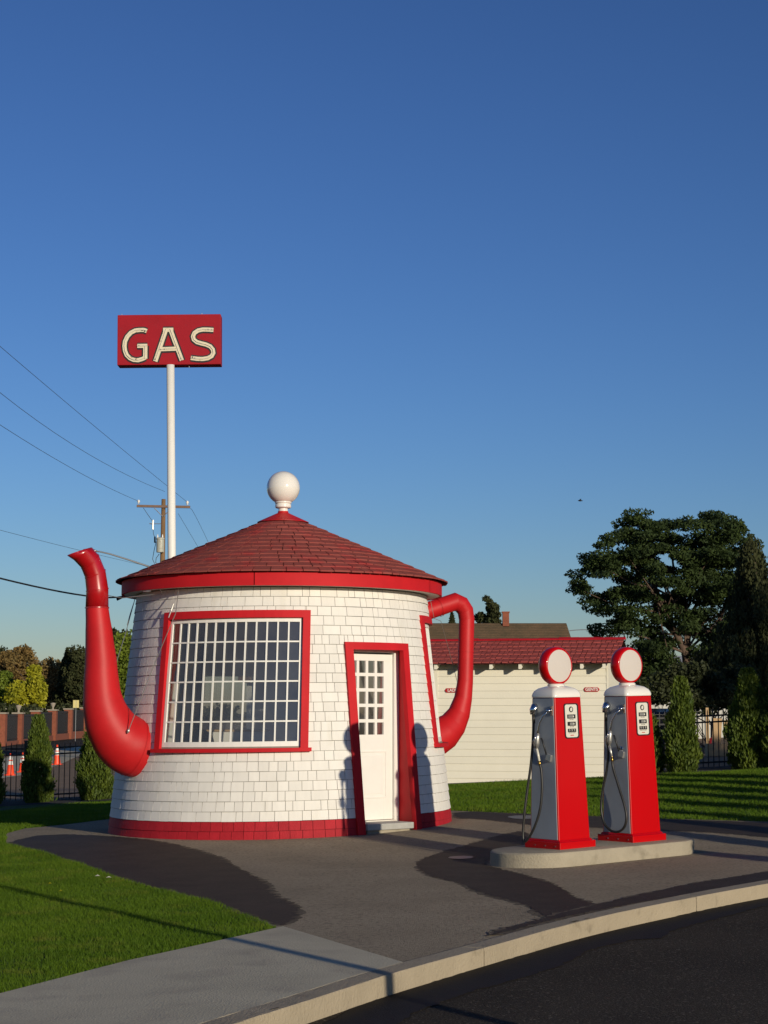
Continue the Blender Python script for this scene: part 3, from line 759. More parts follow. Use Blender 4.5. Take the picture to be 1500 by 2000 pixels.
# guy wires
def gw(pts, r, name='guy_wire', m='galv', lumps=()):
    mb = MB().tube(pts, r, 6)
    for (t, ln, rr) in lumps:
        a = Vector(pts[0]).lerp(Vector(pts[-1]), t); b = Vector(pts[0]).lerp(Vector(pts[-1]), t + ln); mb.tube([a, (a+b)/2, b], [rr*.5, rr, rr*.5], 8)
    return mb.build(name, M[m], pot)
def L3(u, v, Y): return at(u, v, Y) - Vector((CX, CY, 0))
gw([L3(249, 1432, 23.40), L3(302, 1296, 23.2), L3(343, 1198, 22.95), cp(-36, 3.24, .12)], .006, lumps=((.80, .10, .012), (0.0, .03, .022)))
gw([L3(211, 1163, 23.9), L3(238, 1168, 23.85), L3(318, 1159, 23.7), cp(-44, 3.24, .17)], .006, lumps=((.68, .14, .013),))
gw([L3(222, 1310, 24.2), L3(245, 1238, 24.6), L3(264, 1168, 24.9)], .006, lumps=((.62, .3, .010),))
gw([cp(92, 3.22, .06), cp(96, 2.95, .10), L3(861, 1213, 25.9), L3(885, 1300, 26.5), L3(908, 1392, 26.2)], .004)
# things inside
stv = empty('stove', (CX - 1.05, CY - 1.45, .10)); tag(stv, 'small black round stove behind the big window', 'stove')
m_ = MB(); m_.lathe([(.10, 0), (.16, .05), (.22, .4), (.27, .75), (.25, 1.0), (.20, 1.18), (.10, 1.26), (0, 1.28)], 24); m_.build('body', M['black_paint'], stv, smooth=True)
m_ = MB(); m_.tube([(0, 0, 1.25), (.02, .1, 1.9), (.0, .2, 3.05)], .06, 14); m_.build('flue', M['black_paint'], stv, smooth=True)
cab = empty('cabinet', (CX - .55, CY - .3, .10)); tag(cab, 'cream cabinet standing inside behind the big window', 'cabinet')
m_ = MB(); m_.box(-.45, .35, -.2, .25, 0, 1.22); m_.build('body', M['white_paint'], cab, bevel=.01)
m_ = MB(); m_.box(-.48, .38, -.23, .28, 1.223, 1.25); m_.build('top', M['tan_wood'], cab)

# ---------------------------------------------------------------- pump island and pumps
PU = Vector((.788, .616, 0)).normalized(); PV = Vector((-PU.y, PU.x, 0)); PAN = math.atan2(PU.y, PU.x)
PSC = 1.057
q1 = gr(1094, 1660, .155 * PSC) + (PU*.255 + PV*.263) * PSC
q2 = gr(1236.6, 1647, .155 * PSC) + (PU*.255 + PV*.263) * PSC
IC = (q1 + q2) / 2 - PU * .035; IC.z = 0; hl, rr_ = .80 * PSC, .50 * PSC
ring = []
for k in range(20): an = -math.pi/2 + math.pi * k / 19; ring.append((hl + rr_*math.cos(an), rr_*math.sin(an)))
for k in range(20): an = math.pi/2 + math.pi * k / 19; ring.append((-hl + rr_*math.cos(an), rr_*math.sin(an)))
isl = empty('pump_island', (IC.x, IC.y, 0), PAN); tag(isl, 'raised concrete island with rounded ends under the gas pumps', 'kerb island')
ib = MB(); n = len(ring); top = []
def IZ(x, y): p = IC + PU * x + PV * y; return terr(p.x, p.y)
for (s_, h) in ((1.0, -.08), (1.0, .0), (.998, .143), (.985, .158), (.96, .163)):
    for (x, y) in ring:
        xx = x * s_; yy = y * s_; ib.v.append((xx, yy, IZ(xx, yy) + h + random.gauss(0, .0008)))
for l in range(4):
    for k in range(n): ib.f.append((l*n+k, l*n+(k+1) % n, (l+1)*n+(k+1) % n, (l+1)*n+k))
ib.f.append(tuple(4*n + k for k in range(n))); ib.m = [0]*len(ib.f)
ib.build('concrete_slab', M['island'], isl, auto=30)

def text_mesh(body, size, mtl, name, Mx, parent, ext=.0008, bold=0.0, shx=1.0):
    cu = bpy.data.curves.new(name, 'FONT'); cu.body = body; cu.size = size; cu.extrude = ext; cu.align_x = 'CENTER'; cu.align_y = 'CENTER'; cu.offset = bold
    tmp = bpy.data.objects.new(name, cu); COL.objects.link(tmp)
    dg = bpy.context.evaluated_depsgraph_get(); me = bpy.data.meshes.new_from_object(tmp.evaluated_get(dg))
    bpy.data.objects.remove(tmp); me.transform(Matrix.Diagonal((shx, 1, 1, 1))); me.transform(Mx); me.materials.clear(); me.materials.append(mtl)
    o = bpy.data.objects.new(name, me); COL.objects.link(o)
    if parent: o.parent = parent
    return o
def rrect(w, h, r, n=5):
    out = []
    for cx_, cy_, a0 in ((w/2-r, h/2-r, 0), (-w/2+r, h/2-r, 90), (-w/2+r, -h/2+r, 180), (w/2-r, -h/2+r, 270)):
        for k in range(n + 1): an = R(a0 + 90 * k / n); out.append((cx_ + r*math.cos(an), cy_ + r*math.sin(an)))
    return out
def plate(mb, outline, z0, z1, Mx, mi=0):
    n = len(outline); mb.add([Mx @ Vector((x, y, z0)) for x, y in outline] + [Mx @ Vector((x, y, z1)) for x, y in outline],
        [tuple(range(n-1, -1, -1)), tuple(range(n, 2*n))] + [(k, (k+1) % n, n+(k+1) % n, n+k) for k in range(n)], mi)

BW, BD = .445, .43; TW, TD = .375, .34; BZ, TZ = .085, 1.545
def make_pump(loc, label, hose_pts, tail):
    """local frame: x along the front face, y to the back, z up; origin at base centre"""
    p = empty('gas_pump', loc, PAN); tag(p, label, 'gas pump', 'pair of red antique gas pumps on the island')
    b = MB(); b.box(-.255, .255, -.263, .263, 0, .075); b.hexa([(-.235,-.243,.075),(.235,-.243,.075),(.235,.243,.075),(-.235,.243,.075),(-.228,-.222,.095),(.228,-.222,.095),(.228,.222,.095),(-.228,.222,.095)])
    base = b.build('base', M['pump_red'], p, bevel=.006)
    for x, y in ((-.09, -.2645), (.14, -.2645)):
        m_ = MB(); m_.lathe([(0, .004), (.009, 0)], 8, Matrix.Translation((x, y+.022, .088))); m_.build('bolt', M['chrome'], base)
    for y in (-.2, -.05, .1): m_ = MB(); m_.lathe([(.006, 0), (.006, .004), (0, .005)], 8, Matrix.Translation((-.2555, y, .035)) @ Matrix.Rotation(R(-90), 4, 'Y')); m_.build('bolt', M['chrome'], base)
    # cabinet: front and back red, sides grey and a little inset
    b = MB()
    x0, x1, y0, y1 = BW/2, TW/2, BD/2, TD/2
    b.hexa([(-x0,-y0,BZ),(x0,-y0,BZ),(x0,y0,BZ),(-x0,y0,BZ),(-x1,-y1,TZ),(x1,-y1,TZ),(x1,y1,TZ),(-x1,y1,TZ)])
    b.build('cabinet', M['pump_red'], p, bevel=.010)
    for s in (-1, 1):
        b = MB(); e = .018
        lo = lambda y, z, d: Vector((s * (x0 + (x1 - x0) * (z - BZ) / (TZ - BZ) + d), y, z))
        ya, yb = y0 - e, y1 - e; za, zb = BZ + .012, TZ - .006
        c = [lo(-ya, za, -.002), lo(ya, za, -.002), lo(ya, za, .0045), lo(-ya, za, .0045), lo(-yb, zb, -.002), lo(yb, zb, -.002), lo(yb, zb, .0045), lo(-yb, zb, .0045)]
        b.hexa(c if s < 0 else [c[1], c[0], c[3], c[2], c[5], c[4], c[7], c[6]])
        b.build('side_panel', M['grey_metal'], p, bevel=.002)
    # domed white cap
    b = MB(); 
    for (sx, sy, z) in ((x1+.013, y1+.013, TZ), (x1+.015, y1+.015, TZ+.018), (x1+.010, y1+.010, TZ+.04), (x1-.004, y1-.004, TZ+.068), (x1-.035, y1-.035, TZ+.095), (x1-.085, y1-.08, TZ+.112), (.055, .055, TZ+.122)):
        o_ = rrect(2*sx, 2*sy, min(.045, sx*.5), 4); b.v += [(x, y, z) for x, y in o_]; k = len(o_)
    for l in range(6):
        for q in range(k): b.f.append((l*k+q, l*k+(q+1) % k, (l+1)*k+(q+1) % k, (l+1)*k+q))
    b.f.append(tuple(6*k + q for q in range(k))); b.f.append(tuple(range(k-1, -1, -1))); b.m = [0]*len(b.f)
    b.build('cap', M['white_gloss'], p, auto=28)
    m_ = MB(); m_.lathe([(.09, TZ+.115), (.092, TZ+.128), (.086, TZ+.134), (.082, TZ+.140), (0, TZ+.140)], 28); m_.build('neck', M['white_gloss'], p, auto=40)
    # globe: thick red disc with two pale lenses
    GZ = TZ + .130 + .196; gr_ = .190
    GM = Matrix.Translation((0, 0, GZ)) @ Matrix.Rotation(R(90), 4, 'X')
    prof = [(.168, .062), (.176, .066), (.188, .058), (.198, .036), (.201, .0), (.198, -.036), (.188, -.058), (.176, -.066), (.168, -.062)]
    gl = MB().lathe(prof, 56, GM).build('globe', M['pump_red'], p, smooth=True)
    for s in (1, -1):
        m_ = MB(); m_.lathe([(.171, s*.061), (.12, s*.068), (.06, s*.072), (0, s*.073)][::s], 48, GM); m_.build('lens', M['globe_lens'], gl, smooth=True)
    # dial face
    zc = 1.30; yf = -(y0 + (y1-y0)*(zc-BZ)/(TZ-BZ)); tilt = math.atan((y0-y1)/(TZ-BZ))
    DM = Matrix.Translation((.035, yf - .0015, zc)) @ Matrix.Rotation(R(90) - tilt, 4, 'X')      # local x right, y up, z out
    dial = MB(); plate(dial, rrect(.205, .362, .03), -.004, .006, DM); dial = dial.build('dial_frame', M['black_paint'], p)
    m_ = MB(); plate(m_, rrect(.172, .338, .024), .0062, .0085, DM @ Matrix.Translation((-.006, 0, 0))); m_.build('dial_plate', M['dial_cream'], dial)
    D2 = DM @ Matrix.Translation((-.006, 0, .0086))
    m_ = MB(); out_ = [(.030*math.cos(2*math.pi*k/20), .030*math.sin(2*math.pi*k/20)) for k in range(20)]; plate(m_, out_, 0, .0012, D2 @ Matrix.Translation((0, .118, 0))); m_.build('emblem_ring', M['black_paint'], dial)
    m_ = MB(); out_ = [(.016*math.cos(2*math.pi*k/20), .021*math.sin(2*math.pi*k/20)) for k in range(20)]; plate(m_, out_, .0013, .0022, D2 @ Matrix.Translation((.002, .118, 0)) @ Matrix.Rotation(R(-18), 4, 'Z')); m_.build('emblem_oval', M['dial_cream'], dial)
    for yy, w, h in ((.045, .118, .042), (-.030, .118, .042), (-.098, .118, .036)):
        m_ = MB(); plate(m_, rrect(w, h, .003, 2), 0, .0012, D2 @ Matrix.Translation((0, yy, 0))); m_.build('counter_window', M['black_paint'], dial)
    for yy, x0_, x1_ in ((.045, -.045, .022), (-.030, -.026, .024)):
        m_ = MB(); plate(m_, [(x0_, -.013), (x1_, -.013), (x1_, .013), (x0_, .013)], .0014, .002, D2 @ Matrix.Translation((0, yy, 0))); m_.build('counter_drum', M['counter_grey'], dial)
        m_ = MB(); plate(m_, [(x1_+.001, -.012), (x1_+.014, -.006), (x1_+.014, .006), (x1_+.001, .012)], .0014, .0022, D2 @ Matrix.Translation((0, yy, 0))); m_.build('counter_digit', M['dial_cream'], dial)
    for xx, ch in ((-.034, '9'), (0, '9'), (.034, '9')): text_mesh(ch, .034, M['dial_cream'], 'price_digit', D2 @ Matrix.Translation((xx, -.098, .0013)), dial)
    text_mesh('THIS SALE', .014, M['black_paint'], 'caption', D2 @ Matrix.Translation((0, .015, .0002)), dial)
    text_mesh('GALLONS', .014, M['black_paint'], 'caption', D2 @ Matrix.Translation((0, -.061, .0002)), dial)
    text_mesh('PRICE PER GALLON', .011, M['black_paint'], 'caption', D2 @ Matrix.Translation((0, -.124, .0002)), dial)
    m_ = MB(); plate(m_, rrect(.05, .008, .003, 2), 0, .0006, D2 @ Matrix.Translation((0, -.148, 0))); m_.build('maker_plate', M['red_plain'], dial)
    # left side fittings: panel surface x = -(x0 + ..)
    def sp(yl, z, out=0.0):          # yl: distance from the front edge towards the back
        t = (z - BZ) / (TZ - BZ); return Vector((-(x0 + (x1-x0)*t) - .0045 - out, -(y0 + (y1-y0)*t) + yl, z))
    def ssp(Y_, z, out=0.0): return sp(Y_, z, out)
    # hose outlet boot, upper rear
    zb = 1.40
    m_ = MB()
    for k in range(8):
        pass
    m_.tube([sp(.255, zb+.055, .01), sp(.262, zb+.045, .03), sp(.268, zb+.015, .045), sp(.27, zb-.03, .047)], [.034, .048, .046, .036], 14); boot = m_.build('hose_outlet', M['chrome'], p, smooth=True)
    m_ = MB(); m_.tube([sp(.27, zb-.03, .047), sp(.272, zb-.12, .045)], .017, 10); m_.build('hose_ferrule', M['black_rubber'], boot, smooth=True)
    # nozzle hook near front
    zn = 1.41
    m_ = MB(); m_.box(-.006, .006, -.012, .012, -.05, .05, Matrix.Translation(sp(.035, zn, .008))); m_.build('hook_plate', M['chrome'], p, bevel=.002)
    m_ = MB(); m_.tube([sp(.045, zn+.01, .012), sp(.065, zn-.01, .05)], [.016, .022], 12); m_.build('nozzle_cup', M['chrome'], p, smooth=True)
    nz = MB(); nz.tube([sp(.06, zn-.01, .045), sp(.115, zn-.06, .06), sp(.165, zn-.125, .062), sp(.19, zn-.20, .06), sp(.198, zn-.25, .06)], [.010, .0105, .011, .013, .016], 12)
    noz = nz.build('nozzle', M['chrome'], p, smooth=True)
    bmx = MB(); bmx.tube([sp(.196, zn-.235, .06), sp(.205, zn-.27, .062), sp(.213, zn-.33, .062), sp(.222, zn-.385, .060)], [.017, .028, .030, .019], 12); bmx.build('nozzle_body', M['galv'], noz, smooth=True)
    bmx = MB(); bmx.tube([sp(.19, zn-.26, .095), sp(.225, zn-.31, .105), sp(.235, zn-.38, .085)], .006, 8); bmx.build('trigger_guard', M['chrome'], noz, smooth=True)
    bmx = MB(); bmx.tube([sp(.222, zn-.385, .060), sp(.205, zn-.45, .058), sp(.192, zn-.515, .056)], [.014, .013, .013], 12); bmx.build('swivel', M['dial_cream'] if not tail else M['galv'], noz, smooth=True)
    bmx = MB(); bmx.tube([sp(.192, zn-.515, .056), sp(.186, zn-.56, .055)], [.0155, .0145], 12); bmx.build('brass_fitting', M['brass'], noz, smooth=True)
    # lower nozzle rest
    bmx = MB(); bmx.box(-.030, .0, -.035, .035, -.035, .035, Matrix.Translation(sp(.085, .93, .002)) @ Matrix.Rotation(R(18), 4, 'X')); rest = bmx.build('nozzle_rest', M['galv'], p, bevel=.004)
    bmx = MB(); bmx.tube([sp(.11, .96, .03), sp(.145, 1.08, .04), sp(.165, 1.13, .045)], .009, 8); bmx.build('lever', M['black_paint'], rest, smooth=True)
    if tail:
        bmx = MB(); bmx.lathe([(0, .006), (.03, .004), (.034, 0)], 16, Matrix.Translation(sp(.105, .985, .012)) @ Matrix.Rotation(R(-80), 4, 'Y') @ Matrix.Rotation(R(10), 4, 'X')); bmx.build('round_badge', M['chrome'], p)
    # hose
    P_ = [sp(.186+.0, zn-.55, .055)] + [sp(a, z, o) for a, z, o in hose_pts] + [sp(.272, zb-.10, .045)]
    P_, Q_ = resample(P_, [.0135]*len(P_), 8)
    MB().tube(P_, Q_, 10).build('hose', M['black_rubber'], p, smooth=True)
    return p
bz = .163
def pz(q): return terr(q.x, q.y) + bz
pa = make_pump((q1.x, q1.y, pz(q1)), 'red gas pump nearer the white teapot, its hose drooping out past its rear corner', 
     [(.172, .78, .05), (.172, .60, .05), (.20, .40, .06), (.27, .22, .08), (.36, .10, .09), (.42, .07, .09), (.435, .16, .09), (.405, .40, .08), (.375, .62, .06), (.33, .85, .05), (.30, 1.05, .045), (.282, 1.2, .045)], False)
pb = make_pump((q2.x, q2.y, pz(q2)), 'red gas pump farther from the teapot, its hose hanging in one long loop',
     [(.18, .78, .055), (.11, .58, .05), (.04, .40, .05), (.015, .27, .05), (.05, .17, .05), (.14, .115, .05), (.25, .12, .05), (.345, .19, .05), (.385, .33, .05), (.36, .52, .05), (.285, .75, .05), (.25, .95, .05), (.265, 1.15, .05)], True)
for q in (pa, pb): q.rotation_euler = (0, R(-1.26) * 1, PAN); q.scale = (PSC, PSC, PSC)

# ---------------------------------------------------------------- rest-room shed
shA = at(853, 1500, 35.6); shB = at(1190, 1500, 34.8)
sdir = Vector((shB.x - shA.x, shB.y - shA.y, 0)); SL = sdir.length; SAN = math.atan2(sdir.y, sdir.x)
shed = empty('restroom_shed', (shA.x, shA.y, 0), SAN); tag(shed, 'small white board-sided restroom building with red shingled roof behind the pumps', 'shed')
m_ = MB(); m_.box(.01, SL-.01, .02, 2.7, -.1, 2.62); m_.build('wall', M['white_core'], shed)
nbd = 17; zb0, zb1 = .12, 2.60; bh = (zb1 - zb0) / nbd
for i in range(nbd):
    z0 = zb0 + i*bh; m_ = MB()
    m_.hexa([(0, -.012, z0), (SL, -.012, z0), (SL, .02, z0), (0, .02, z0), (0, -.001, z0+bh-.004), (SL, -.001, z0+bh-.004), (SL, .02, z0+bh-.004), (0, .02, z0+bh-.004)])
    m_.build('siding_board', M['cream_siding'], shed)
m_ = MB(); m_.box(-.05, .03, -.016, 2.72, .1, 2.62); m_.box(SL-.03, SL+.012, -.016, 2.72, .1, 2.62); m_.build('corner_board', M['cream_siding'], shed)
ez, rz_, ey, ry = 2.575, 3.10, -.42, 1.28
rsl = (rz_ - ez) / (ry - ey)
def shp(x, y, off=0): return Vector((x, y, ez + (y - ey) * rsl + off))
m_ = MB(); m_.add([(-.60, ey, ez-.01), (SL+.2, ey, ez-.01), (SL+.2, ry, rz_-.01), (-.60, ry, rz_-.01), (-.60, 3.0, ez), (SL+.2, 3.0, ez)], [(0,1,2,3), (3,2,5,4)])
m_.add([(-.60, ey, ez-.03), (SL+.2, ey, ez-.03), (SL+.2, ry, rz_-.03), (-.60, ry, rz_-.03)], [(3,2,1,0)]); m_.add([(-.60, ey, ez-.03), (SL+.2, ey, ez-.03), (SL+.2, ey, ez-.01), (-.60, ey, ez-.01)], [(0,1,2,3)])
# gable ends
m_.add([(0, 0, 2.6), (0, 2.7, 2.6), (0, ry, rz_-.05)], [(0,1,2)]); m_.add([(SL, 0, 2.6), (SL, 2.7, 2.6), (SL, ry, rz_-.05)], [(2,1,0)])
sro = m_.build('roof', M['roof_under'], shed)
nr = 6
for i in range(nr):
    y0_ = ey - .02 + (ry - ey) * i / nr; y1_ = y0_ + (ry - ey) / nr + .02; x = -.62
    while x < SL + .2:
        w = random.choice([.10, .13, .16]) * random.uniform(.9, 1.1); x2 = min(x + w, SL + .22)
        dy = random.uniform(-.035, .02); off = .022 + random.uniform(-.004, .005)
        m_ = MB(); a = [shp(x+.008, y0_+dy, off), shp(x2-.008, y0_+dy, off), shp(x2-.008, y1_, .004), shp(x+.008, y1_, .004), shp(x+.008, y0_+dy, 0), shp(x2-.008, y0_+dy, 0)]
        m_.add(a, [(0,1,2,3), (4,5,1,0), (4,0,3), (1,5,2)]); m_.build('shingle', M['shed_roof'], sro); x = x2
x = -.62
while x < SL + .2:
    x2 = min(x + .42, SL + .24); m_ = MB(); h = random.uniform(.025, .04)
    m_.hexa([shp(x, ry-.14, .022), shp(x2, ry-.14, .022), (x2, ry+.13, rz_-.02), (x, ry+.13, rz_-.02), shp(x, ry-.13, .035), shp(x2, ry-.13, .035), (x2, ry, rz_+h), (x, ry, rz_+h)])
    m_.build('ridge_cap', M['red_paint'], sro); x = x2 + .003
for u in (859, 913, 968, 1025, 1084, 1144, 1187):
    xx = (u - 853) / (1190 - 853) * SL; xx = min(max(xx, .03), SL - .035)
    m_ = MB(); m_.hexa([(xx-.03, ey+.03, ez-.13), (xx+.03, ey+.03, ez-.13), (xx+.03, -.017, ez-.03), (xx-.03, -.017, ez-.03), (xx-.03, ey+.03, ez-.035), (xx+.03, ey+.03, ez-.035), (xx+.03, -.017, ez+.07), (xx-.03, -.017, ez+.07)])
    m_.build('rafter_tail', M['cream_siding'], shed)
def wall_sign(u, v, body, w, points, label):
    x = (u - 853) / (1190 - 853) * SL; z = EYE + (1390 - v) * 35.2 / F
    s = empty('restroom_sign', (0, 0, 0)); s.matrix_world = Matrix.Translation((shA.x, shA.y, 0)) @ Matrix.Rotation(SAN, 4, 'Z') @ Matrix.Translation((x, -.014, z)) @ Matrix.Rotation(R(90), 4, 'X')
    tag(s, label, 'sign')
    h = .088; o_ = [(-w/2, -h/2), (w/2, -h/2)] + ([(w/2+.035, 0)] if 'R' in points else []) + [(w/2, h/2), (-w/2, h/2)] + ([(-w/2-.035, 0)] if 'L' in points else [])
    m_ = MB(); plate(m_, o_, 0, .012, Matrix.Identity(4)); m_.build('board', M['red_plain'], s)
    text_mesh(body, .082, M['white_paint'], 'lettering', Matrix.Translation((0, 0, .013)), s, bold=.002)
wall_sign(888, 1348.5, 'LADIES', .30, 'L', 'small red arrow sign reading LADIES on the white board wall')
wall_sign(1158.5, 1347.5, 'GENTS', .25, 'LR', 'small red pointed sign reading GENTS on the white board wall')

# house behind
hs_ = empty('old_house', (0, 80, 0)); tag(hs_, 'old house with mossy brown roof and a brick chimney behind the shed', 'house')
m_ = MB(); m_.box(-6, 7.9, -3.6, 4, -.5, 3.4); m_.build('wall', M['metal_wall'], hs_)
m_ = MB(); m_.add([(-6.3, -4.2, 2.9), (8.72, -4.2, 2.9), (8.38, 0, 5.62), (-6.3, 0, 5.62), (-6.3, 4.2, 2.9), (8.72, 4.2, 2.9)], [(0,1,2,3), (3,2,5,4), (1,5,2), (0,3,4)]); hro = m_.build('roof', M['old_roof'], hs_)
m_ = MB(); 
for i in range(34):
    y0_ = -4.25 + i*.125; z0 = 2.9 + (y0_ + 4.2) * .6476
    xr = 8.70 - i*.01
    m_.hexa([(-6.35, y0_, z0+.0), (xr, y0_, z0+.0), (xr, y0_+.14, z0+.091), (-6.35, y0_+.14, z0+.091), (-6.35, y0_, z0+.03), (xr, y0_, z0+.03), (xr, y0_+.14, z0+.10), (-6.35, y0_+.14, z0+.10)])
tag(m_.build('shake_courses', M['old_roof'], hro), kind='stuff')
m_ = MB(); m_.box(5.44, 5.73, -.25, .1, 5.0, 6.1); m_.box(5.41, 5.76, -.28, .13, 6.1, 6.16); m_.build('chimney', M['brick'], hro)

# ---------------------------------------------------------------- GAS sign on its pole
SY = 32.0
sg = empty('gas_sign', (0, 0, 0)); tag(sg, 'tall white pole carrying a red box sign with the word GAS', 'sign')
pt_, pb_ = at(333, 716, SY), at(335.5, 1100, SY); dirp = (pt_ - pb_).normalized(); foot = pb_ - dirp * (pb_.z + .1) / dirp.z
m_ = MB(); m_.tube([foot, pt_ + dirp*.03], [.078, .074], 24); m_.build('pole', M['white_paint'], sg, smooth=True)
SA = at(229.5, 614.5, SY); SB = at(431, 612.5, SY); SCc = at(231, 712.5, SY)
sx_ = (SB - SA); SWd = sx_.length; SHt = (SA - SCc).length
SM = Matrix.Translation((SA + (SB - SCc).lerp(Vector((0,0,0)), 1)) ) if False else Matrix.Translation(SA.lerp(at(431, 712, SY), .5)) @ Matrix.Rotation(math.atan2(SB.z-SA.z, SWd) * -1 * -1, 4, 'Y').inverted() @ Matrix.Rotation(R(90), 4, 'X')
m_ = MB(); m_.box(-SWd/2, SWd/2, -SHt/2, SHt/2, -.30, .0, SM); sbx = m_.build('sign_box', M['sign_red'], sg, bevel=.01)
m_ = MB()
for x, y in ((-SWd/2+.07, SHt/2), (SWd/2-.36, SHt/2), (.37, -SHt/2-.04)): m_.box(x-.006, x+.006, y, y+.04, -.1, -.09, SM)
m_.build('lifting_lug', M['galv'], sbx)
# letters as strokes: crop coords (px in the 230x140 region at 6.52x) -> sign plane
def sgp(X, Y): return (((X/6.5217 + 220) - 330.25) / 201.5 * SWd, -((Y/6.5217 + 600) - 662.7) / 98.5 * SHt)
G_ = [(437,300),(400,286),(350,285),(290,292),(235,320),(190,370),(162,430),(155,490),(163,550),(185,605),(225,645),(275,668),(330,672),(380,658),(420,640)]
G2_ = [(420,655),(420,487)]; G3_ = [(445,490),(318,490)]
A1 = [(548,690),(685,275)]; A2 = [(645,287),(775,287)]; A3 = [(735,275),(885,680)]; A4 = [(600,536),(815,530)]
S_ = [(1285,295),(1220,290),(1150,288),(1090,300),(1045,330),(1025,372),(1035,415),(1075,448),(1130,465),(1190,480),(1245,505),(1278,545),(1285,590),(1262,630),(1215,655),(1150,665),(1080,662),(998,650)]
def ribbon(mb, pts, w, z0, z1):
    P = [Vector(sgp(*p)) for p in pts]; n = len(P); l = []; r = []
    for i in range(n):
        t = (P[min(i+1, n-1)] - P[max(i-1, 0)]).normalized(); nn = Vector((-t.y, t.x)); l.append(P[i] + nn*w/2); r.append(P[i] - nn*w/2)
    for i in range(n-1): 
        a = [r[i], r[i+1], l[i+1], l[i]]
        mb.hexa([SM @ Vector((q.x, q.y, z0)) for q in a] + [SM @ Vector((q.x, q.y, z1)) for q in a])
for strokes in ([G_, G2_, G3_], [A1, A2, A3, A4], [S_]):
    mk = MB(); [ribbon(mk, s if len(s) > 2 else [s[0], s[1]], .134, .0, .006 + .0011*k) for k, s in enumerate(strokes)]; k_ = mk.build('letter_outline', M['black_paint'], sbx)
    mk = MB(); [ribbon(mk, s, .078, .004, .024 + .0012*k) for k, s in enumerate(strokes)]; mk.build('letter', M['sign_letter'], sbx)
m_ = MB()
for X, Y in ((412,302),(340,487),(548,663),(612,538),(662,535),(875,655),(1262,292),(1218,290),(1020,640),(1048,655),(380,290),(300,664)):
    x, y = sgp(X, Y); m_.box(x-.011, x+.011, y-.011, y+.011, .02, .034, SM)
m_.build('tube_socket', M['black_paint'], sbx)
mk = MB()
for st_ in (G_, G2_, G3_, A1, A3, A4, S_): 
    mk.tube([SM @ Vector((*sgp(X, Y), .036)) for X, Y in st_], .006, 6)
mk.build('neon_tube', M['dial_cream'], sbx)

# ---------------------------------------------------------------- utility pole, lamp arm, wires
UY = 80.0
up_ = empty('utility_pole', (at(318, 1200, UY).x, UY, 0)); tag(up_, 'weathered wooden utility pole with crossarm and grey transformer behind the sign', 'utility pole')
def LU(u, v, Y=UY): return at(u, v, Y) - Vector(up_.location)
m_ = MB(); m_.tube([LU(312, 1420), LU(319.5, 975)], [.17, .095], 14); m_.build('pole', M['pole_wood'], up_, smooth=True)
a, b = LU(268, 989), LU(372, 991); m_ = MB(); m_.box(0, (b-a).length, -.2, -.09, -.055, .055, Matrix.Translation(a) @ Matrix.Rotation(math.atan2(b.z-a.z, b.x-a.x) * -1, 4, 'Y')); arm_ = m_.build('crossarm', M['arm_wood'], up_)
for u, v in ((271.5, 982), (366.5, 984)): m_ = MB(); c = LU(u, v); m_.lathe([(.0, -.07), (.05, -.06), (.03, 0), (.07, .02), (.06, .08), (.03, .12), (0, .13)], 12, Matrix.Translation(c + Vector((0, -.14, 0)))); m_.build('insulator', M['cone_white'], arm_, smooth=True)
m_ = MB(); m_.tube([LU(302, 993)+Vector((0,-.15,0)), LU(318, 1009)+Vector((0,-.12,0))], .02, 6); m_.tube([LU(336, 993)+Vector((0,-.15,0)), LU(320, 1009)+Vector((0,-.12,0))], .02, 6); m_.build('brace', M['galv'], arm_)
m_ = MB(); m_.lathe([(0, .0), (.17, .0), (.18, .05), (.18, .58), (.20, .60), (.19, .66), (.08, .70), (0, .70)], 20, Matrix.Translation(LU(314.5, 1080)+Vector((0,-.3,0)))); tf = m_.build('transformer', M['transformer'], up_, auto=40)
for u in (309.5, 319): m_ = MB(); m_.lathe([(.03, 0), (.035, .1), (.02, .2), (0, .22)], 8, Matrix.Translation(LU(u, 1054)+Vector((0,-.3,0)))); m_.build('bushing', M['cone_white'], tf, smooth=True)
m_ = MB(); m_.tube([LU(299, 1023), LU(314, 1023)], .018, 6); m_.tube([LU(299, 1016), LU(298.5, 1034)], .045, 8); m_.tube([LU(292, 1022.5), LU(300, 1024)], .025, 6); m_.build('cutout_fuse', M['galv'], up_)
m_ = MB(); m_.tube([LU(302.5, 1048), LU(302.5, 1060)], .04, 8)
m_.tube([LU(280, 992), LU(288, 1004), LU(298, 1018)], .012, 5); m_.tube([LU(299, 1034), LU(300, 1044), LU(303, 1050)], .012, 5)
m_.tube([LU(305, 1058), LU(301, 1075), LU(298, 1092), LU(302, 1101)], .014, 5); m_.tube([LU(311, 1082), LU(305, 1090), LU(304, 1099), LU(310, 1102)], .016, 5); m_.build('jumper_wire', M['wire'], up_)
la = empty('street_lamp', (0, 0, 0)); tag(la, 'grey cobra-head street lamp on a long curved arm behind the red spout', 'street lamp')
m_ = MB(); m_.tube([at(313, 1116, UY-.1), at(292, 1107, UY-.1), at(250, 1093, UY-.1), at(215, 1082, UY-.1), at(195, 1077.5, UY-.1), at(186, 1077, UY-.1)], [.05, .045, .04, .038, .036, .03], 10); m_.build('arm', M['galv'], la, smooth=True)
m_ = MB(); m_.tube([at(191, 1077, UY-.1), at(182, 1075, UY-.1), at(172, 1073.5, UY-.1), at(163, 1073, UY-.1)], [.05, .12, .11, .03], 12, scale2=.55); m_.build('lamp_head', M['galv'], la, smooth=True)

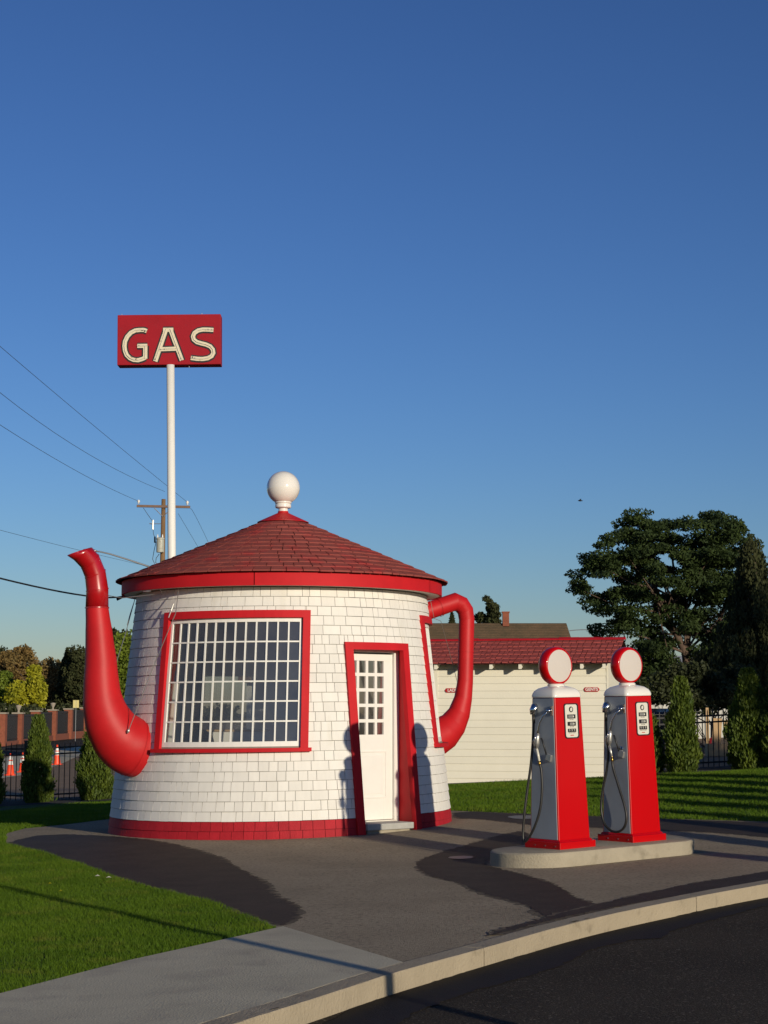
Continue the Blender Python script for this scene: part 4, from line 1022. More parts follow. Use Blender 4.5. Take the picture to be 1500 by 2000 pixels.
def wire(P, label, r=.0075, m='wire', n=14):
    """smooth curve through three surveyed points"""
    a, b, c = [Vector(p) for p in P]; pts = []
    for i in range(n + 1):
        t = i / n; pts.append(a * (1-t)*(1-2*t) + b * 4*t*(1-t) + c * t*(2*t-1))
    o = MB().tube(pts, r, 6).build('overhead_wire', M[m]); tag(o, label, 'wire', 'overhead wires on the left'); return o
def W(u, v, Y): return at(u, v, Y)
wire([W(366, 981, UY), W(160, 812, 58), W(-120, 572, 42)], 'highest thin wire running from the right end of the crossarm to the upper left')
wire([W(322, 960, UY), W(140, 867, 58), W(-120, 662, 42)], 'middle thin wire, from the top of the wooden pole past the sign pole')
wire([W(271, 979, UY), W(130, 909, 60), W(-120, 749, 42)], 'lowest of the three thin wires, from the left end of the crossarm')
wire([W(316, 1112, UY), W(140, 1071, 62), W(-120, 1003, 44)], 'faint thin wire passing behind the tip of the red spout', r=.006)
wire([W(348, 1003, UY), W(370, 1040, 90), W(420, 1125, 110)], 'thin wire dropping behind the roof just right of the sign pole', r=.009)
wire([W(372, 994, UY), W(390, 1024, 90), W(430, 1110, 110)], 'thin wire dropping behind the roof from the crossarm right end', r=.009)
wire([W(240, 1165, 25.4), W(120, 1156, 24.4), W(-130, 1095, 22.6)], 'thick black service cable reaching the roof edge from the left', r=.0125, m='cable_black')
m_ = MB(); m_.tube([at(228, 1171, 25.3), at(240, 1166.5, 25.3), at(252, 1164, 25.25)], [.02, .012, .012], 8); cc = m_.build('cable_clamp', M['black_paint']); tag(cc, 'short black cable clamp hanging under the left edge of the roof', 'clamp')
wire([W(1112, 1232, 76), W(1150, 1230, 76), W(1205, 1234, 76)], 'short pale wire between the brown roof and the big tree', r=.02, m='galv').pop('group', None)

# ---------------------------------------------------------------- iron fence
def fence(x0, x1, label, FY=36.5, k_=1.0):
    f = empty('iron_fence', (x0, FY, 0)); tag(f, label, 'fence', 'black iron fence along the back of the lot')
    L = x1 - x0; h = 1.2
    for za in (.10*k_, .93*k_, 1.06*k_):
        m_ = MB(); n = 4
        for i in range(n):
            a = L*i/n; b = L*(i+1)/n; z0 = terr(x0+a, FY); z1 = terr(x0+b, FY)
            m_.hexa([(a,-.018,z0+za),(b,-.018,z1+za),(b,.018,z1+za),(a,.018,z0+za),(a,-.018,z0+za+.035),(b,-.018,z1+za+.035),(b,.018,z1+za+.035),(a,.018,z0+za+.035)])
        m_.build('rail', M['black_iron'], f)
    me = MB(); me.box(-.009, .009, -.009, .009, 0, 1.15*k_); me.add([(-.009,-.009,1.15*k_),(.009,-.009,1.15*k_),(.009,.009,1.15*k_),(-.009,.009,1.15*k_),(0,0,1.2*k_)], [(0,1,4),(1,2,4),(2,3,4),(3,0,4)])
    first = me.build('picket', M['black_iron'], f)
    k = 0; x = .06
    while x < L:
        o = first if k == 0 else first.copy()
        if k: COL.objects.link(o); o.parent = f
        o.location = (x, 0, terr(x0+x, FY) + .02); x += .111*k_; k += 1
    x = 0.0; pm_ = MB(); pm_.box(-.035, .035, -.035, .035, -.2, 1.22*k_); pm_.box(-.042, .042, -.042, .042, 1.22*k_, 1.25*k_); first = pm_.build('post', M['black_iron'], f); k = 0
    while x <= L:
        o = first if k == 0 else first.copy()
        if k: COL.objects.link(o); o.parent = f
        o.location = (x, 0, terr(x0+x, FY)); x += 2.45; k += 1
fence(at(50, 1500, 42).x - 2.45*1, -.2, 'black iron picket fence on the left, behind the red spout', 42.0, 1.15)
fence(4.9, 10.0, 'black iron picket fence on the right, behind the pumps')

# ---------------------------------------------------------------- foliage builders
def rot_frames(n, rng, up_bias=0.0):
    a = rng.normal(size=(n, 3)); a[:, 2] += up_bias; a /= np.linalg.norm(a, axis=1)[:, None]
    b = rng.normal(size=(n, 3)); b -= (b * a).sum(1)[:, None] * a; b /= np.linalg.norm(b, axis=1)[:, None]
    return a, b
def leaf_quads(C, size, rng, aspect=.5, up=0.0, droop=None):
    """diamond leaf at each centre C"""
    n = len(C); a, b = rot_frames(n, rng, up)
    if droop is not None: a = a * .45 + droop; a /= np.linalg.norm(a, axis=1)[:, None]; b -= (b * a).sum(1)[:, None] * a; b /= np.linalg.norm(b, axis=1)[:, None]
    s = (size * rng.uniform(.6, 1.35, n))[:, None]
    return np.stack([C - a*s, C + b*s*aspect, C + a*s, C - b*s*aspect], axis=1).reshape(-1, 3)
def clump_points(centres, radii, per, rng, shell=.5):
    out = []
    for c, r in zip(centres, radii):
        n = per; d = rng.normal(size=(n, 3)); d /= np.linalg.norm(d, axis=1)[:, None]
        q = rng.uniform(shell**3, 1, n) ** (1/3); out.append(np.asarray(c) + d * q[:, None] * np.asarray(r))
    return np.concatenate(out)

# thuja columns
def thuja_mesh(h, w, n, rng, lean=0):
    z = rng.uniform(0.0, 1, n) ** .85; an = rng.uniform(0, 2*np.pi, n)
    prof = np.where(z < .12, .72 + z/.12*.28, 1 - ((z - .12)/.88) ** 1.9 * .86) * w/2
    lump = 1 + .16*np.sin(an*3 + z*11) + .11*np.sin(an*5 - z*23 + 1)
    rad = prof * lump * (rng.uniform(.30, 1, n) ** .38) + rng.exponential(.018, n)
    C = np.stack([rad*np.cos(an), rad*np.sin(an), z*h*.97], 1)
    out = np.stack([np.cos(an), np.sin(an), np.full(n, 2.2)], 1); out /= np.linalg.norm(out, axis=1)[:, None]
    return leaf_quads(C, .042, rng, .42, droop=out)
thuja_cache = {}
def thuja(u_or_x, h, w, label, y=35.3, x=None, seed=0, group='clipped columnar shrubs along the fence', rz=0.0):
    X = x if x is not None else at(u_or_x, 1400, y).x
    t = empty('columnar_shrub', (X, y, terr(X, y)), rz); tag(t, label, 'shrub', group)
    rng = np.random.default_rng(seed)
    np_mesh('foliage', thuja_mesh(h, w, int(9000*h*w/.9), rng), 4, M['thuja'], t)
    m_ = MB(); m_.tube([(0, 0, -.05), (0.01, 0, h*.5), (0, 0, h*.9)], [.04, .025, .008], 7); m_.build('stem', M['bark'], t)
    return t
thuja(76, 2.10, .64, 'columnar green shrub standing alone at the fence, left of the spout', seed=1, y=40.7)
thuja(188, 2.0, .76, 'columnar green shrub half hidden behind the red spout bend', seed=2, y=40.7)
thuja(-18, 1.85, .62, 'columnar shrub cut by the left edge of the photo', seed=3, y=40.7)
thuja(1330, 1.95, .62, 'slim columnar shrub just right of the farther pump', seed=4)
thuja(1463, 2.05, .88, 'broad columnar shrub at the right edge, nearer the fence gap', seed=5)
thuja(1530, 2.15, .90, 'broad columnar shrub cut by the right edge of the photo', seed=6, y=34.9)
thuja(1268, 1.2, .5, 'low dark shrub in the shade right behind the pumps', seed=8, y=35.6)
# shrubs of the right boundary (their long shadows stripe the lawn)
proto = None
for i, yy in enumerate((13.4, 15.5, 17.6, 19.7, 21.8, 23.9, 26.0, 28.1, 30.2)):
    xx = 7.5 + .02 * i; hh = 1.62
    if proto is None:
        proto = thuja(0, hh, .62, 'columnar shrub outside the frame, nearest the kerb in the right boundary row', y=yy, x=xx, seed=9, group='shrubs along the right boundary'); t = proto
    else:
        t = copy_tree(proto); t['label'] = 'columnar shrub outside the frame, number ' + ('one two three four five six seven eight nine'.split()[i]) + ' of the right boundary row counted from the kerb'; t.location = (xx + random.uniform(-.1, .1), yy + random.uniform(-.15, .15), terr(xx, yy)); t.rotation_euler = (0, 0, i * 1.1)
    t.scale = (1, 1, random.uniform(.9, 1.08))

# trees
def tree(name, base, label, trunk_pts, clumps, radii, per, leaf, m, seed, cat='tree', group=None, aspect=.5, up=0.0, droop=None, trunk_r=.12, limbs=True, shell=.35, barkm='bark', nlimb=60):
    t = empty(name, base); tag(t, label, cat, group); rng = np.random.default_rng(seed)
    B = Vector(base); L_ = [np.array(c) - np.array(B) for c in clumps]
    C = clump_points(L_, radii, per, rng, shell)
    dr = np.tile(np.array(droop), (len(C), 1)) if droop is not None else None
    np_mesh('crown', leaf_quads(C, leaf, rng, aspect, up, dr), 4, M[m], t)
    tb = MB(); tp = [Vector(p) - B for p in trunk_pts]; tb.tube(tp, [trunk_r * (1 - .6*i/(len(tp)-1)) for i in range(len(tp))], 10)
    if limbs:
        idx = list(range(len(L_))); random.Random(seed).shuffle(idx)
        for i in idx[:nlimb]:
            c = Vector(L_[i]); j = random.Random(i+seed).randint(max(0, len(tp)//2 - 1), len(tp)-1); s = tp[j]
            if (c - s).length < .3: continue
            mid = s.lerp(c, .5) + Vector((0, 0, -.08*(c-s).length)) + Vector(rng.normal(0, .06*(c-s).length, 3)); r0 = trunk_r * .32
            tb.tube([s, s.lerp(mid, .5), mid, c], [r0, r0*.75, r0*.5, r0*.15], 6, caps=False)
    tb.build('trunk', M[barkm], t, smooth=True)
    return t
def sample_px(ells, n, Y, dY, rng, holes=()):
    out = []; areas = np.array([e[2]*e[3] for e in ells], float); areas /= areas.sum()
    while len(out) < n:
        e = ells[rng.choice(len(ells), p=areas)]; r = math.sqrt(rng.uniform()); an = rng.uniform(0, 2*math.pi)
        u = e[0] + e[2]*r*math.cos(an); v = e[1] + e[3]*r*math.sin(an)
        if any(((u-h[0])/h[2])**2 + ((v-h[1])/h[3])**2 < 1 for h in holes): continue
        yy = Y + dY * rng.uniform(-1, 1) * math.sqrt(max(.05, 1 - r*r)); out.append(tuple(at(u, v, yy)))
    return out
rng = np.random.default_rng(11)
BY = 56.0
ells = [(1290,1033,75,42),(1395,1038,55,40),(1215,1085,62,48),(1175,1130,52,42),(1190,1180,48,26),(1300,1120,100,70),(1400,1120,75,70),(1440,1100,45,55),(1250,1190,70,50),(1330,1200,60,50),(1420,1190,60,70),(1235,1270,60,55),(1300,1300,55,55),(1390,1290,70,70),(1165,1100,40,14),(1180,1235,30,8)]
holes = [(1318,1235,13,24),(1283,1155,8,12),(1345,1165,10,16),(1335,1270,9,18),(1250,1140,7,8),(1368,1150,8,12)]
cl = sample_px(ells, 380, BY, 2.6, rng, holes)
rad = [(rng.uniform(.28, .55), rng.uniform(.35, .6), rng.uniform(.13, .26)) for _ in cl]
base = Vector((at(1345, 1400, BY).x, BY, terr(9, BY)))
bt = tree('locust_tree', base, 'big dark green spreading tree behind the pumps on the right', [base, at(1346, 1330, BY), at(1338, 1275, BY), at(1322, 1240, BY), at(1300, 1195, BY), at(1280, 1150, BY), at(1272, 1090, BY)], cl, rad, 240, .066, 'leaf_dark', 21, trunk_r=.15, up=.2, shell=.1, aspect=.42, nlimb=34)
m_ = MB(); 
for pl in ([(1344,1300),(1344,1250),(1350,1200),(1372,1160),(1385,1110)], [(1338,1275),(1345,1225),(1336,1180),(1318,1130),(1312,1080)], [(1322,1240),(1296,1215),(1262,1196),(1230,1185)], [(1346,1320),(1380,1270),(1410,1200),(1430,1140)]):
    m_.tube([at(u, v, BY + .15*i) - base for i, (u, v) in enumerate(pl)], [.10 - .018*i for i in range(len(pl))], 8)
m_.build('limb', M['bark'], bt, smooth=True)
# drooping evergreen at the right edge
rng = np.random.default_rng(12); EY = 48.0
ells = [(1470,1120,22,50),(1465,1200,50,55),(1475,1290,60,70),(1440,1290,65,60),(1490,1200,35,80),(1400,1330,50,40),(1490,1380,60,50)]
cl = sample_px(ells, 190, EY, 1.3, rng); rad = [(.22, .28, rng.uniform(.35, .6)) for _ in cl]
base = Vector((at(1480, 1400, EY).x, EY, terr(9, EY)))
tree('weeping_evergreen', base, 'dark drooping evergreen at the right edge, in front of the big tree', [base, at(1478, 1250, EY), at(1472, 1090, EY)], cl, rad, 260, .055, 'leaf_conifer', 22, droop=(0, 0, -1.1), trunk_r=.14, nlimb=40)
ells = [(1385,1350,45,38),(1440,1345,40,40),(1290,1345,55,26),(1350,1340,40,40)]
rng = np.random.default_rng(13); cl = sample_px(ells, 60, 46, .8, rng); rad = [(.3, .3, .22) for _ in cl]
base = Vector((at(1390, 1400, 46).x, 46, terr(9, 46)))
tree('shade_bush', base, 'dark leafy undergrowth beneath the big tree beyond the fence', [base, base + Vector((0, 0, .7)), base + Vector((.1, 0, 1.1))], cl, rad, 240, .06, 'leaf_olive', 23, cat='bush', trunk_r=.05, nlimb=20)
# evergreen tips behind the old house
def conifer(u, vtop, vbase, wpx, Y, label, m, seed, n=2600, leaf=.12, droop=(0, 0, -.4), group=None, name='conifer'):
    rng = np.random.default_rng(seed); P = at(u, vbase, Y); T = at(u, vtop, Y); H = T.z - P.z; Wd = wpx * Y / F
    gzv = terr(P.x, Y); t = empty(name, (P.x, Y, gzv)); tag(t, label, 'tree', group)
    tiers = rng.uniform(0, 1, n); z = tiers ** .9; an = rng.uniform(0, 2*np.pi, n)
    saw = .72 + .28 * (1 - (z * 11 + .3*np.sin(an*2)) % 1); rad_ = (1 - z) ** .8 * Wd/2 * saw * rng.uniform(.3, 1, n) ** .5 * (1 + .25*np.sin(an*4 + z*9))
    C = np.stack([rad_*np.cos(an), rad_*np.sin(an), (P.z - gzv) + z*H - rad_*.25], 1)
    np_mesh('crown', leaf_quads(C, leaf, rng, .4, droop=np.tile(np.array(droop), (n, 1))), 4, M[m], t)
    m_ = MB(); m_.tube([(0, 0, 0), (0, 0, P.z - gzv + H*.95)], [.2, .02], 8); m_.build('trunk', M['bark'], t)
conifer(883, 1196, 1240, 22, 105, 'tiny spruce tip showing inside the loop of the red handle', 'leaf_conifer', 31, n=900)
# far left trees
def far_tree(u, v, ru, rv, Y, m, label, seed, n=70, per=120, leaf=.16, lumps=None, k=1.0):
    rng = np.random.default_rng(seed); ells = lumps or [(u, v, ru, rv)]
    cl = sample_px(ells, n, Y, 1.8, rng); rad = [(k*rng.uniform(.5, .9), k*rng.uniform(.5, .9), k*rng.uniform(.4, .7)) for _ in cl]
    base = Vector((at(u, 1400, Y).x, Y, terr(-30, Y))); top = at(u, v, Y)
    tree('far_tree', base, label, [base, base.lerp(top, .5), top], cl, rad, per, leaf, m, seed, group='trees beyond the brick wall', trunk_r=.2, nlimb=16)
far_tree(38, 1300, 30, 36, 175, 'leaf_brown', 'tall brown-leaved tree rising above the yellow tree on the far left', 41)
far_tree(60, 1345, 22, 32, 160, 'leaf_yellow', 'bright yellow-green tree beyond the brick wall, lit by the sun', 42, lumps=[(68,1330,14,24),(45,1352,26,16),(36,1362,16,16),(75,1355,12,20)])
far_tree(2, 1345, 16, 30, 165, 'leaf_green', 'green tree at the left edge of the photo beyond the brick wall', 43)
far_tree(98, 1330, 26, 42, 172, 'leaf_brown', 'rust brown tree between the yellow tree and the dark conifers', 44, lumps=[(98,1325,22,36),(110,1355,28,20),(18,1290,20,10)])
far_tree(0, 1285, 18, 14, 190, 'leaf_olive', 'dark tree top at the far left edge', 45, n=30)
far_tree(235, 1330, 32, 70, 78, 'leaf_green', 'green tree in the gap between the red spout and the white wall', 46, n=110, per=150, leaf=.10, lumps=[(238,1300,20,40),(228,1360,28,45),(240,1270,16,18)])
far_tree(222, 1246, 22, 14, 150, 'leaf_olive', 'dark tree top above the green tree beside the spout', 47, n=36, lumps=[(216,1234,10,14),(228,1248,20,8),(220,1262,22,18)])
conifer(129, 1266, 1400, 80, 168, 'pointed dark conifer beyond the brick wall, the left one of two', 'leaf_conifer', 51, n=3500, leaf=.2)
far_tree(155, 1310, 22, 40, 166, 'leaf_conifer', 'rounder dark tree beyond the brick wall, right beside the spout', 52, n=110, per=140, lumps=[(155,1292,13,24),(152,1330,20,36),(160,1365,18,30)])
conifer(112, 1290, 1400, 46, 175, 'small dark conifer against the taller pointed conifer', 'leaf_conifer', 53, n=1500, leaf=.2)
far_tree(958, 1200, 20, 20, 98, 'leaf_conifer', 'irregular drooping evergreen top left of the brick chimney', 54, n=60, per=60, leaf=.09, k=.3, lumps=[(950,1172,4,5),(956,1180,4,12),(964,1192,7,14),(950,1211,20,9),(936,1204,7,7),(966,1206,10,12)])
# dark hedge at the foot of the far trees
hd_ = []
rngh = np.random.default_rng(60)
for k in range(90): hd_.append((rngh.uniform(-48, -10), rngh.uniform(152, 158), rngh.uniform(0, 1.9)))
C = clump_points(hd_, [(.9, .8, .6)]*len(hd_), 90, rngh, .3)
o = np_mesh('hedge', leaf_quads(C, .2, rngh, .5), 4, M['leaf_olive']); tag(o, 'long dark hedge under the far trees beyond the brick wall', 'hedge', kind='stuff')
# distant tree line closing the horizon
TL = []; rngh = np.random.default_rng(61)
for k in range(420):
    xx = rngh.uniform(-170, 170); TL.append((xx, 330 + rngh.uniform(-8, 8), rngh.uniform(-.5, 2.6) + 1.6*math.sin(xx*.05)))
C = clump_points(TL, [(2.8, 2, 1.6)]*len(TL), 60, rngh, .3)
o = np_mesh('distant_woods', leaf_quads(C, .5, rngh, .6), 4, M['leaf_olive']); tag(o, 'low distant line of woods on the horizon', 'woods', kind='stuff')

# ---------------------------------------------------------------- far left street: brick pillars, panels, cones
brick_top = [(3,1392,1455),(36,1392,1450),(70,1388,1444),(103,1386,1439),(134,1384,1434),(165,1382,1429),(194,1381,1425)]
pil = []
for i, (u, vt, vb) in enumerate(brick_top):
    Y = 108 + i * 7.0; X = at(u, 1400, Y).x; zb_ = at(u, vb, Y).z; zt = at(u, vt, Y).z; pil.append((X, Y, zb_, zt))
names = ['at the left edge of the photo', 'with an urn, second from the left edge', 'half hidden by the lone columnar shrub', 'with an urn, right of the lone shrub', 'fourth in the row, left of the yellow sign', 'beside the red spout and yellow sign', 'behind the red spout']
for i, (X, Y, zb_, zt) in enumerate(pil):
    p = empty('brick_pillar', (X, Y, 0)); tag(p, 'far brick wall pillar ' + names[i], 'pillar', 'brick pillars of the wall across the street')
    m_ = MB(); m_.box(-.30, .30, -.30, .30, -1.5, zt - .08); m_.build('shaft', M['brick'], p)
    m_ = MB(); m_.box(-.37, .37, -.37, .37, zt - .078, zt + .02); m_.build('cap', M['pillar_cap'], p)
    if i in (1, 3): m_ = MB(); m_.lathe([(.1, 0), (.06, .1), (.18, .35), (.20, .45), (0, .5)], 12, Matrix.Translation((0, 0, zt + .02))); m_.build('urn', M['pillar_cap'], p, smooth=True)
    if i < len(pil) - 1:
        X2, Y2, zb2, zt2 = pil[i+1]; v = Vector((X2 - X, Y2 - Y, 0)); Ln = v.length; an = math.atan2(v.y, v.x)
        q = empty('wall_panel', (X, Y, 0), an); tag(q, 'dark iron railing panel between brick pillars, ' + ['leftmost', 'second from left', 'behind the lone shrub', 'right of the lone shrub', 'under the yellow sign', 'hidden by the spout'][i], 'railing', 'railing panels of the wall across the street')
        m_ = MB(); m_.box(.32, Ln - .32, -.03, .03, zt - .25, zt - .18); m_.box(.32, Ln - .32, -.03, .03, zb_ + .25, zb_ + .32); m_.build('rail', M['black_iron'], q)
        m_ = MB(); m_.box(.32, Ln - .32, -.12, .12, -1.5, zb_ + .18); m_.build('plinth', M['brick'], q)
        m_ = MB(); x = .4
        while x < Ln - .35: m_.box(x-.012, x+.012, -.012, .012, zb_ + .18, zt - .1); x += .13
        m_.build('bars', M['black_iron'], q); 
ys_ = empty('yellow_sign', (at(148, 1400, 120).x, 120, -.4)); tag(ys_, 'small yellow road sign on a post in front of the far brick wall', 'sign')
zz = at(148, 1375, 120).z + .4
m_ = MB(); m_.box(-.20, -.015, -.02, 0, zz-.26, zz+.26); m_.box(.015, .20, -.02, 0, zz-.26, zz+.26); m_.build('board', M['yellow_sign'], ys_)
m_ = MB(); m_.box(-.015, .015, .0, .03, 0, zz+.25); m_.build('post', M['galv'], ys_)
# street and kerb strip, from the survey
def gz2(u, v): 
    p = gr(u, v); return Vector(p[:2])
S(sheet('street', [gz2(-60,1486), gz2(0,1479), gz2(165,1454), gz2(235,1446), gz2(235,1428), gz2(165,1434), gz2(0,1459), gz2(-60,1468)], .012, M['road'], cell=8))
S(sheet('street_pavement', [gz2(-60,1467.5), gz2(0,1458.5), gz2(165,1433.5), gz2(235,1427.5), gz2(235,1423), gz2(165,1428), gz2(0,1451), gz2(-60,1460)], .016, M['concrete'], cell=8))
S(sheet('parking_pavement', [gz2(-60,1492), gz2(0,1482), gz2(165,1457), gz2(235,1449), gz2(230,1468), gz2(150,1478), gz2(125,1490), gz2(100,1500), gz2(40,1515), gz2(-60,1530)], .008, M['concrete'], cell=6))
def cone(u, vb, hpx, label):
    b = gr(u, vb); H = hpx * b.y / F; s = H / .71
    c = empty('traffic_cone', (b.x, b.y, terr(b.x, b.y) + .015)); tag(c, label, 'traffic cone', 'orange traffic cones beyond the left fence')
    m_ = MB(); o_ = rrect(.36*s, .36*s, .05*s, 3); plate(m_, o_, 0, .03*s, Matrix.Identity(4)); m_.build('base', M['cone_orange'], c)
    m_ = MB(); m_.lathe([(.135*s, .03*s), (.088*s, .34*s)], 20); m_.lathe([(.043*s, .62*s), (.028*s, .71*s), (.02*s, .71*s)], 20); m_.lathe([(.066*s, .465*s), (.0665*s, .49*s), (.060*s, .50*s)], 20); m_.build('body', M['cone_orange'], c, smooth=True)
    m_ = MB(); m_.lathe([(.088*s, .341*s), (.066*s, .464*s)], 20); m_.lathe([(.061*s, .501*s), (.043*s, .619*s)], 20); m_.build('reflective_band', M['cone_white'], c, smooth=True)
cone(20, 1515, 42, 'orange and white traffic cone, leftmost and nearest of the three')
cone(43, 1509, 38, 'orange and white traffic cone right behind the fence post')
cone(111, 1494, 38, 'orange and white traffic cone seen between the two columnar shrubs')

# ---------------------------------------------------------------- right background beyond the fence
mbd = empty('metal_building', (at(1225, 1400, 62).x, 62, 0)); tag(mbd, 'pale ribbed metal building in the shade beyond the big tree', 'building')
m_ = MB(); m_.box(0, 9, 0, 5, -.5, 3.0); m_.build('wall', M['metal_wall'], mbd)
for k in range(36): m_ = MB(); m_.box(k*.25, k*.25+.06, -.03, -.001, -.2, 2.95); m_.build('wall_rib', M['metal_wall'], mbd)
m_ = MB(); m_.hexa([(-.3,-.4,3.0),(9.3,-.4,3.0),(9.3,2.5,3.6),(-.3,2.5,3.6),(-.3,-.4,3.05),(9.3,-.4,3.05),(9.3,2.5,3.65),(-.3,2.5,3.65)]); m_.build('roof', M['metal_wall'], mbd)
wd = MB(); wx = at(1369, 1360, 62).x - mbd.location.x
for k in range(4): wd.box(wx-.28, wx+.28, -.06, -.035, 1.75+k*.2, 1.78+k*.2)
for k in range(3): wd.box(wx-.28+k*.27, wx-.25+k*.27, -.066, -.04, 1.75, 2.38)
wd.build('window_grille', M['black_iron'], mbd)
bin_ = empty('waste_bin', (at(1289, 1400, 40).x, 40, terr(6.3, 40))); tag(bin_, 'tall black bin with a shiny lid behind the farther pump', 'bin')
m_ = MB(); m_.hexa([(-.24,-.28,.05),(.24,-.28,.05),(.24,.28,.05),(-.24,.28,.05),(-.3,-.36,1.12),(.3,-.36,1.12),(.3,.36,1.12),(-.3,.36,1.12)]); m_.build('body', M['black_paint'], bin_, bevel=.02)
m_ = MB(); m_.hexa([(-.32,-.4,1.123),(.32,-.4,1.123),(.32,.38,1.123),(-.32,.38,1.123),(-.28,-.34,1.18),(.28,-.34,1.18),(.26,.34,1.26),(-.26,.34,1.26)]); m_.build('lid', M['car_dark'], bin_, bevel=.02)
for s in (-1, 1): m_ = MB(); m_.lathe([(0, 0), (.1, 0), (.1, .05), (0, .05)], 14, Matrix.Translation((s*.22, .3, .1)) @ Matrix.Rotation(R(90), 4, 'Y')); m_.build('wheel', M['black_rubber'], bin_)
lum = empty('plank_pile', (at(1412, 1400, 43).x, 43, terr(8.4, 43))); tag(lum, 'two tan upright boards leaning beyond the right fence', 'boards')
for x0_, h_, an in ((-.18, .62, 4), (.16, .58, -5)): m_ = MB(); m_.box(-.11, .11, -.02, .02, 0, h_, Matrix.Translation((x0_, 0, .3)) @ Matrix.Rotation(R(an), 4, 'Y')); m_.build('board', M['tan_wood'], lum)
m_ = MB(); m_.box(-.4, .4, -.1, .3, 0, .3); m_.build('pallet', M['tan_wood'], lum)
wp = MB(); wp.box(-.035, .035, -.035, .035, 0, 1.2, Matrix.Translation((at(1381, 1400, 44).x, 44, terr(8, 44)))); wp = wp.build('wooden_stake', M['tan_wood']); tag(wp, 'thin pale upright stake beyond the right fence', 'stake')
rc = MB(); rc.lathe([(0, 0), (.11, 0), (.12, .04), (.12, .36), (.08, .42), (.03, .46), (0, .46)], 18, Matrix.Translation((at(1392, 1400, 44).x, 44, terr(8.3, 44)))); rc = rc.build('gas_cylinder', M['red_plain'], smooth=True); tag(rc, 'small red cylinder standing beside the pale stake beyond the fence', 'cylinder')
wbx = MB(); wbx.box(-.07, .07, -.07, .07, 0, .25, Matrix.Translation((at(1383, 1400, 43.7).x, 43.7, terr(8, 43.7)))); wbx = wbx.build('white_box', M['white_paint'], bevel=.01); tag(wbx, 'small white box at the foot of the pale stake', 'box')

# ---------------------------------------------------------------- neighbours outside the frame that throw the long shadows
rng = np.random.default_rng(70)
def shade_tree(x, y, cz, rx, rz, n, seed, label):
    rng = np.random.default_rng(seed); cl = []
    while len(cl) < n:
        p = rng.uniform(-1, 1, 3)
        if (p**2).sum() < 1: cl.append((x + p[0]*rx, y + p[1]*rx, cz + p[2]*rz))
    base = Vector((x, y, terr(x, y) - .2))
    tree('shade_tree', base, label, [base, Vector((x, y, cz*.5)), Vector((x+.2, y, cz))], cl, [(.7, .7, .45)]*n, 150, .12, 'leaf_dark', seed, group='trees to the right of the lot', trunk_r=.2, nlimb=20)
shade_tree(18.6, 21.0, 5.0, 2.6, 2.6, 60, 71, 'leafy tree on the right outside the frame, nearest the lot')
shade_tree(22.6, 27.0, 6.4, 3.2, 4.0, 90, 72, 'leafy tree on the right outside the frame, farther from the lot')
# slanting post whose shadow crosses the pavement
A_ = gr(757, 1906); C_ = gr(0, 1735)
dAC = (A_ - C_); B0 = A_ + dAC * .80; B0.z = -.1
tipS = C_ - dAC * .12; Lq = 14.0; T_ = tipS + SUNV * Lq
lp = MB().tube([B0, T_], .05, 12).build('steel_post', M['galv']); tag(lp, 'grey steel post outside the frame whose shadow crosses the pavement', 'post')

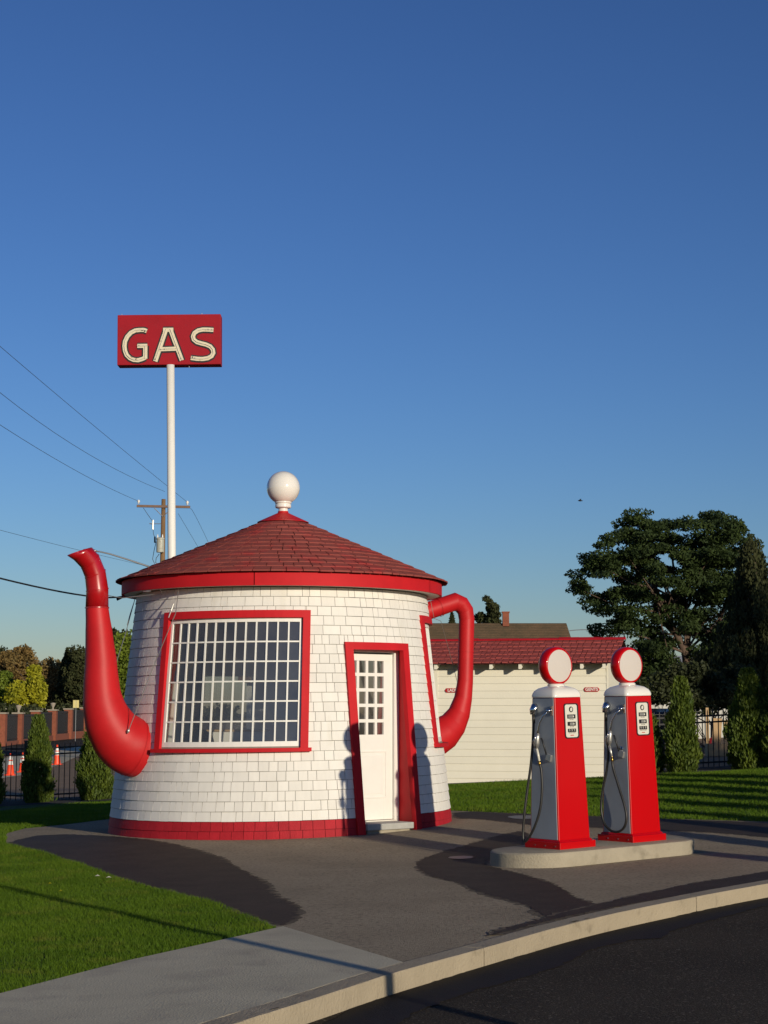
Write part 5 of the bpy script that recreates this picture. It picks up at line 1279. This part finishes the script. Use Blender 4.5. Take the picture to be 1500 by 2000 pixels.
# ---------------------------------------------------------------- grass
def inpoly(px, py, poly):
    c = np.zeros(len(px), bool); n = len(poly); j = n - 1
    for i in range(n):
        xi, yi = poly[i][0], poly[i][1]; xj, yj = poly[j][0], poly[j][1]
        with np.errstate(divide='ignore', invalid='ignore'):
            c ^= ((yi > py) != (yj > py)) & (px < (xj - xi) * (py - yi) / (yj - yi + 1e-12) + xi)
        j = i
    return c
vterr = np.vectorize(terr)
def blades(name, poly, n, x0, x1, y0, y1, h, w, seed, label, m='grass', excl=None, clump=0.0):
    rng = np.random.default_rng(seed); px = rng.uniform(x0, x1, n); py = rng.uniform(y0, y1, n)
    k = inpoly(px, py, poly); 
    if excl is not None: k &= ~inpoly(px, py, excl)
    px, py = px[k], py[k]; n = len(px); z = vterr(px, py) - .003
    hh = h * rng.uniform(.55, 1.3, n) * (1 + .25*np.sin(px*2.3 + np.sin(py*1.7)*2) * np.cos(py*2.9)); an = rng.uniform(0, 2*np.pi, n); lean = rng.normal(0, .45, (n, 2)) * hh[:, None]
    dx, dy = np.cos(an)*w, np.sin(an)*w
    V = np.stack([np.stack([px-dx, py-dy, z], 1), np.stack([px+dx, py+dy, z], 1), np.stack([px+lean[:,0], py+lean[:,1], z+hh], 1)], 1)
    o = np_mesh(name, V.reshape(-1, 3), 3, M[m]); tag(o, label, 'grass', kind='stuff'); return o
fcv = [tuple(p) for p in fcp]
blades('grass', front_lawn, 620000, -6.0, -.4, 8.5, 24, .036, .0028, 81, 'short green mown grass of the front left lawn')
blades('grass', back_lawn, 460000, -10.5, 9.5, 23, 39.3, .045, .006, 82, 'mown green grass of the lawn behind the building and pumps', excl=fcv)
# few fallen leaves and white bits on the lawn
for (u, v, s_) in ((190, 1718, .03), (212, 1721, .03), (118, 1748, .02), (97, 1733, .02)):
    p = gr(u, v); m_ = MB(); m_.add([(p.x-s_, p.y, p.z+.035), (p.x, p.y-s_*.6, p.z+.045), (p.x+s_, p.y, p.z+.038), (p.x, p.y+s_*.6, p.z+.05)], [(0,1,2,3)]); o = m_.build('fallen_leaf', M['dial_cream'] if u > 180 else M['leaf_yellow'])
    tag(o, {190: 'tiny white scrap on the front lawn, left one of the close pair', 212: 'tiny white scrap on the front lawn, right one of the close pair', 118: 'tiny yellow fallen leaf, right of two below the white scraps', 97: 'tiny yellow fallen leaf, left of two below the white scraps'}[u], 'litter', 'small litter on the front lawn')
bird = empty('bird', at(1133, 978, 90)); tag(bird, 'tiny dark bird high in the blue sky', 'bird')
m_ = MB(); m_.tube([(-.12, 0, 0), (0, 0, .01), (.14, 0, .0)], [.01, .05, .01], 8); m_.add([(0, 0, .02), (.05, -.22, .07), (-.05, -.2, .07)], [(0,1,2)]); m_.add([(0, 0, .02), (.05, .22, .07), (-.05, .2, .07)], [(2,1,0)]); m_.build('body', M['black_paint'], bird)
